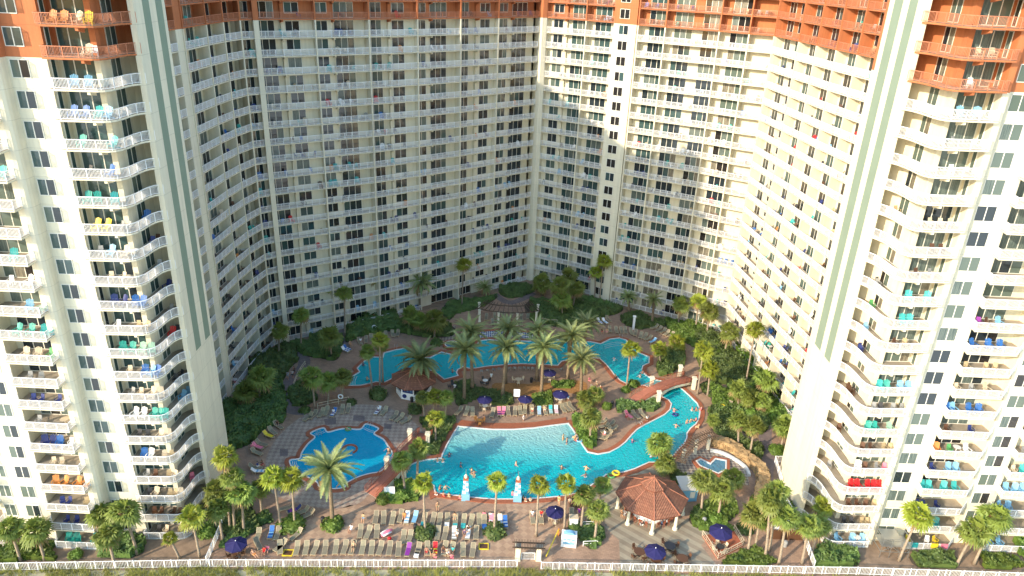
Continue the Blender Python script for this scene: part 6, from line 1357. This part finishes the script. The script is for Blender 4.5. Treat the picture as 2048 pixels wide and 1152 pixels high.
PE=[
('stand','D',1210,775,2.2,'tan',None,'sunbather in light swimwear walking alone above the back lounger row'),
('stand','B',717,1080,0,'white','white','person all in white walking along the beach entry curb'),
('stand','C',512,1088,2,'brown','white','person in a white shirt standing at the lazy river curb'),
('stand','A',62,765,1.3,'grey','light blue','walker in a pale blue shirt on the left path'),
('stand','A',98,755,1.3,'dark grey','white','walker in a white shirt on the left path'),
('stand','A',112,725,1.3,'black','black','walker in black on the left path'),
('stand','F',340,840,1,'grey','white','person in a white shirt standing at the left side of the pavilion'),
('stand','F',318,830,1,'brown','brown','person in brown beside the left pavilion column'),
('wade','E',78,610,-.6,'black',None,'wader in black shorts at the left end of the wave pool'),
('wade','E',120,610,-1,'tan','beige','wader in a light top near the left edge of the wave pool'),
('wade','E',235,435,0,'black','navy','swimmer alone in the shaded left of the wave pool'),
('wade','E',148,360,2,'navy','navy','swimmer close to the left wall of the wave pool'),
('wade','E',320,500,1,'black','dark grey','left swimmer of a pair near the left lighthouse post'),
('wade','E',338,520,2,'tan',None,'right swimmer of a pair near the left lighthouse post'),
('wade','E',660,425,0,'pink',None,'swimmer in the sunlit middle of the wave pool'),
('wade','E',1010,455,1,'black','black','dark clad swimmer in the right part of the wave pool'),
('wade','E',1200,460,1,'tan',None,'swimmer at the mouth of the lazy river'),
('wade','E',1192,515,2,'white',None,'swimmer by the white float near the lazy river mouth'),
('wade','E',1020,235,-.5,'orange',None,'bather in the shallow beach entry, upper one'),
('wade','E',1048,265,-.5,'navy',None,'bather in the shallow beach entry, lower one'),
('wade','D',1210,400,2,'light blue',None,'left one of two bathers under the hedge corner'),
('wade','D',1250,400,2,'white',None,'right one of two bathers under the hedge corner'),
('wade','C',722,1010,1,'pink',None,'swimmer in pink just below the red bridge'),
('wade','C',858,1005,0,'white',None,'swimmer near the right bank below the bridge'),
('wade','C',890,1005,0,'tan',None,'swimmer touching the right bank below the bridge'),
('wade','F',735,135,1,'grey',None,'swimmer in the middle of the lazy river bend'),
('wade','F',820,100,-1,'pink',None,'upper swimmer of the group at the right bank'),
('wade','F',850,95,-1,'light blue',None,'middle swimmer of the group at the right bank'),
('wade','F',400,250,1,'navy','navy','swimmer in navy by the left bank of the lazy river'),
('wade','F',543,365,1,'navy','light blue','swimmer below the palm at the pool edge'),
('wade','F',45,460,1,'tan',None,'swimmer left of the green swim ring'),
('wade','C',262,620,1,'white','white','swimmer on a white float in the upper lagoon'),
('wade','C',478,720,2,'black',None,'swimmer near the right bank of the upper lagoon'),
('wade','C',460,750,2,'tan','white','swimmer on a float beside the bridge'),
('wade','A',670,770,1,'black',None,'swimmer at the left steps of the upper pool'),
('wade','A',640,660,1,'black','navy','swimmer near the left corner of the upper pool'),
('wade','A',1325,710,1,'navy',None,'swimmer in the small bay right of the kiosk'),
('wade','B',760,560,1,'tan',None,'swimmer in the middle of the upper pool'),
('wade','B',485,580,1,'dark grey',None,'swimmer behind the left mulch garden palm'),
('wade','D',515,160,1,'green',None,'child on the green ring in the kids pool',),
('wade','D',832,320,-2,'black',None,'bather at the right edge of the kids pool'),
('sit','D',840,335,-2.6,'tan','black','parent seated at the right edge of the kids pool'),
('sit','E',48,640,1.4,'white',None,'first of four bathers on the left end of the wave pool ledge'),
('sit','E',105,650,1.4,'red',None,'second of four bathers on the left end of the wave pool ledge'),
('sit','E',148,655,1.4,'tan',None,'third of four bathers on the left end of the wave pool ledge'),
('sit','E',232,668,1.4,'pink',None,'bather on the ledge just left of the left lighthouse post'),
('sit','E',638,640,1.4,'pink','pink','bather in pink left of the right lighthouse post'),
('sit','E',718,680,1.4,'black','black','bather in black right of the right lighthouse post'),
('sit','E',735,690,1.4,'beige',None,'left one of two bathers on the ledge right of the lighthouse posts'),
('sit','E',772,690,1.4,'black','beige','right one of two bathers on the ledge right of the lighthouse posts'),
('sit','E',1112,205,2.9,'orange',None,'upper bather sitting at the right curb of the beach entry'),
('sit','E',1122,225,2.9,'red',None,'lower bather sitting at the right curb of the beach entry'),
('sit','F',885,75,2.9,'black','pink','bather in pink sitting on the right bank curb'),
('sit','F',905,135,2.9,'tan',None,'sunbather seated on the right bank deck'),
('sit','C',925,990,2.9,'red','pink','bather leaning on the curb right of the bridge'),
('sit','C',275,740,.8,'black',None,'bather seated on the left curb of the lagoon'),
('sit','D',1125,1095,-1.6,'red',None,'sunburnt person sitting at the front row, left one'),
('sit','D',1165,1100,-1.3,'black','black','person in black sitting at the front row'),
('sit','D',1190,1130,1.6,'pink',None,'person in pink shorts with back to the fence'),
('sit','D',1255,1085,-1.6,'dark grey','brown','person in dark swimwear sitting in the front row crowd'),
('sit','D',1325,1090,-1.8,'black','turquoise','person in a turquoise top sitting in the front row crowd'),
('sit','D',1320,1135,1.6,'pink','pink','person in pink nearest the fence'),
('sit','D',1290,1100,-1,'white','beige','person with pale clothes in the front row crowd'),
('lie','D',565,1058,-1.5,'black',None,'sunbather lying on a front row lounger',.0),
('sit','D',545,920,-2.0,'white','white','sunbather sitting on a lone lounger below the largest date palm'),
('sit','D',955,825,-1.6,'orange','orange','person in orange seated in the back lounger row'),
('sit','D',1340,825,-1.6,'tan',None,'person sitting in the back lounger row near the slender palm'),
('sit','D',640,835,-1.6,'light blue','tan','person seated in the back row below the kids bridge'),
('sit','E',190,830,-1.6,'turquoise',None,'person seated above the left turquoise towel'),
('sit','E',415,820,-1.6,'white','pink','person in pink seated left of the slender palm'),
('sit','E',465,825,-1.6,'red','white','person seated behind the pink striped towel'),
('sit','E',535,825,-1.6,'navy','beige','person seated behind the white and blue towel'),
('sit','E',295,930,-1.6,'white','brown','person bending over in the middle lounger row'),
('stand','E',205,985,-1.2,'white','white','person in white standing in the middle lounger row'),
('stand','E',265,985,-1.8,'dark grey','navy','person in navy standing in the middle lounger row'),
('sit','E',785,810,-1.6,'white','white','left one of two people lounging behind the beach gate'),
('sit','E',855,810,-1.6,'navy','red','right one of two people lounging behind the beach gate'),
('stand','E',988,730,1,'tan','orange','person standing behind the sun terrace parasol'),
('sit','E',1145,790,-1.6,'purple','purple','person in purple seated between the palms'),
('sit','E',1075,715,-1.2,'brown','beige','person seated at the table between the palms'),
('sit','G',325,1010,-1.6,'red','red','person in red beside the lower left parasol'),
('sit','G',345,1000,-1.6,'navy','pink','person in pink beside the lower left parasol'),
('lie','G',265,1025,-.8,'orange',None,'sunbather stretched out in the lower left corner',.0),
('sit','G',405,245,-1.2,'black','brown','person on the upper left lounger of the kids pool'),
('sit','G',255,385,-.6,'pink','pink','person in pink on the left kids pool lounger'),
('sit','G',290,495,-.3,'white','navy','person in navy on the lowest left kids pool lounger'),
('sit','G',315,485,-.3,'red','brown','person in red shorts on the lowest left kids pool lounger'),
('sit','G',740,175,-1.6,'blue','white','person in white and blue before the netting'),
('sit','G',1010,160,-1.8,'navy','white','person on the kids pool shoulder lounger'),
('sit','A',540,495,-.8,'orange',None,'sunbather beside the blue towel at the upper pool'),
('sit','A',620,475,-1.2,'black','white','person in a white shirt on the rear lounger of the upper pool'),
('sit','C',170,400,-1.5,'red','brown','left person of the group behind the pool steps'),
('sit','C',205,400,-1.5,'pink',None,'right person of the group behind the pool steps'),
('sit','C',75,775,-.8,'pink','pink','person in pink on the walkway above the bridge'),
('sit','C',135,800,-.8,'tan','beige','person with bare arms at the crowded walkway table'),
('sit','C',165,845,-.8,'white','red','person in red at the crowded walkway table'),
('sit','C',360,1055,-1,'red','pink','person in pink on the lounger beneath the bridge hedge'),
('sit','B',355,1060,-.8,'orange','orange','left person at the orange table on the curb'),
('sit','B',410,1060,-2,'orange',None,'right person at the orange table on the curb'),
('sit','B',785,1010,-1.6,'red','beige','person with red shorts in the row above the beach entry'),
('sit','B',880,1000,-1.6,'white','tan','person on the lounger left of the turquoise towel'),
('sit','B',1060,915,-1.6,'white','light blue','person in pale blue under the right garden parasol'),
('sit','B',470,745,-1.6,'white','white','person in white at the shaded garden table'),
('sit','B',190,830,-1.6,'white','white','person in white at the table right of the kiosk'),
('sit','F',470,880,1.8,'white','dark grey','left customer sitting at the pavilion counter'),
('sit','F',625,875,2.2,'navy','light blue','customer in pale blue at the pavilion counter'),
('sit','F',660,865,2.4,'black','white','customer in white at the pavilion counter'),
('sit','F',185,190,-2.6,'pink','white','person on the cluster of loungers by the hedge corner'),
]
for p in PE:
    pose,c,x,y,rz,bt,tp,lab=p[:8]; zz=W if pose=='wade' else (0.0 if pose in('stand','lie') else -.08)
    if c=='E' and 200<y<290 and pose=='wade': zz=-.35
    if 'ledge' in lab or 'lighthouse' in lab or 'curb' in lab: zz=-.35
    person(pose,c,x,y,rz,bt,tp,lab,zz,1.0,0 if pose in('stand','wade') else .3)
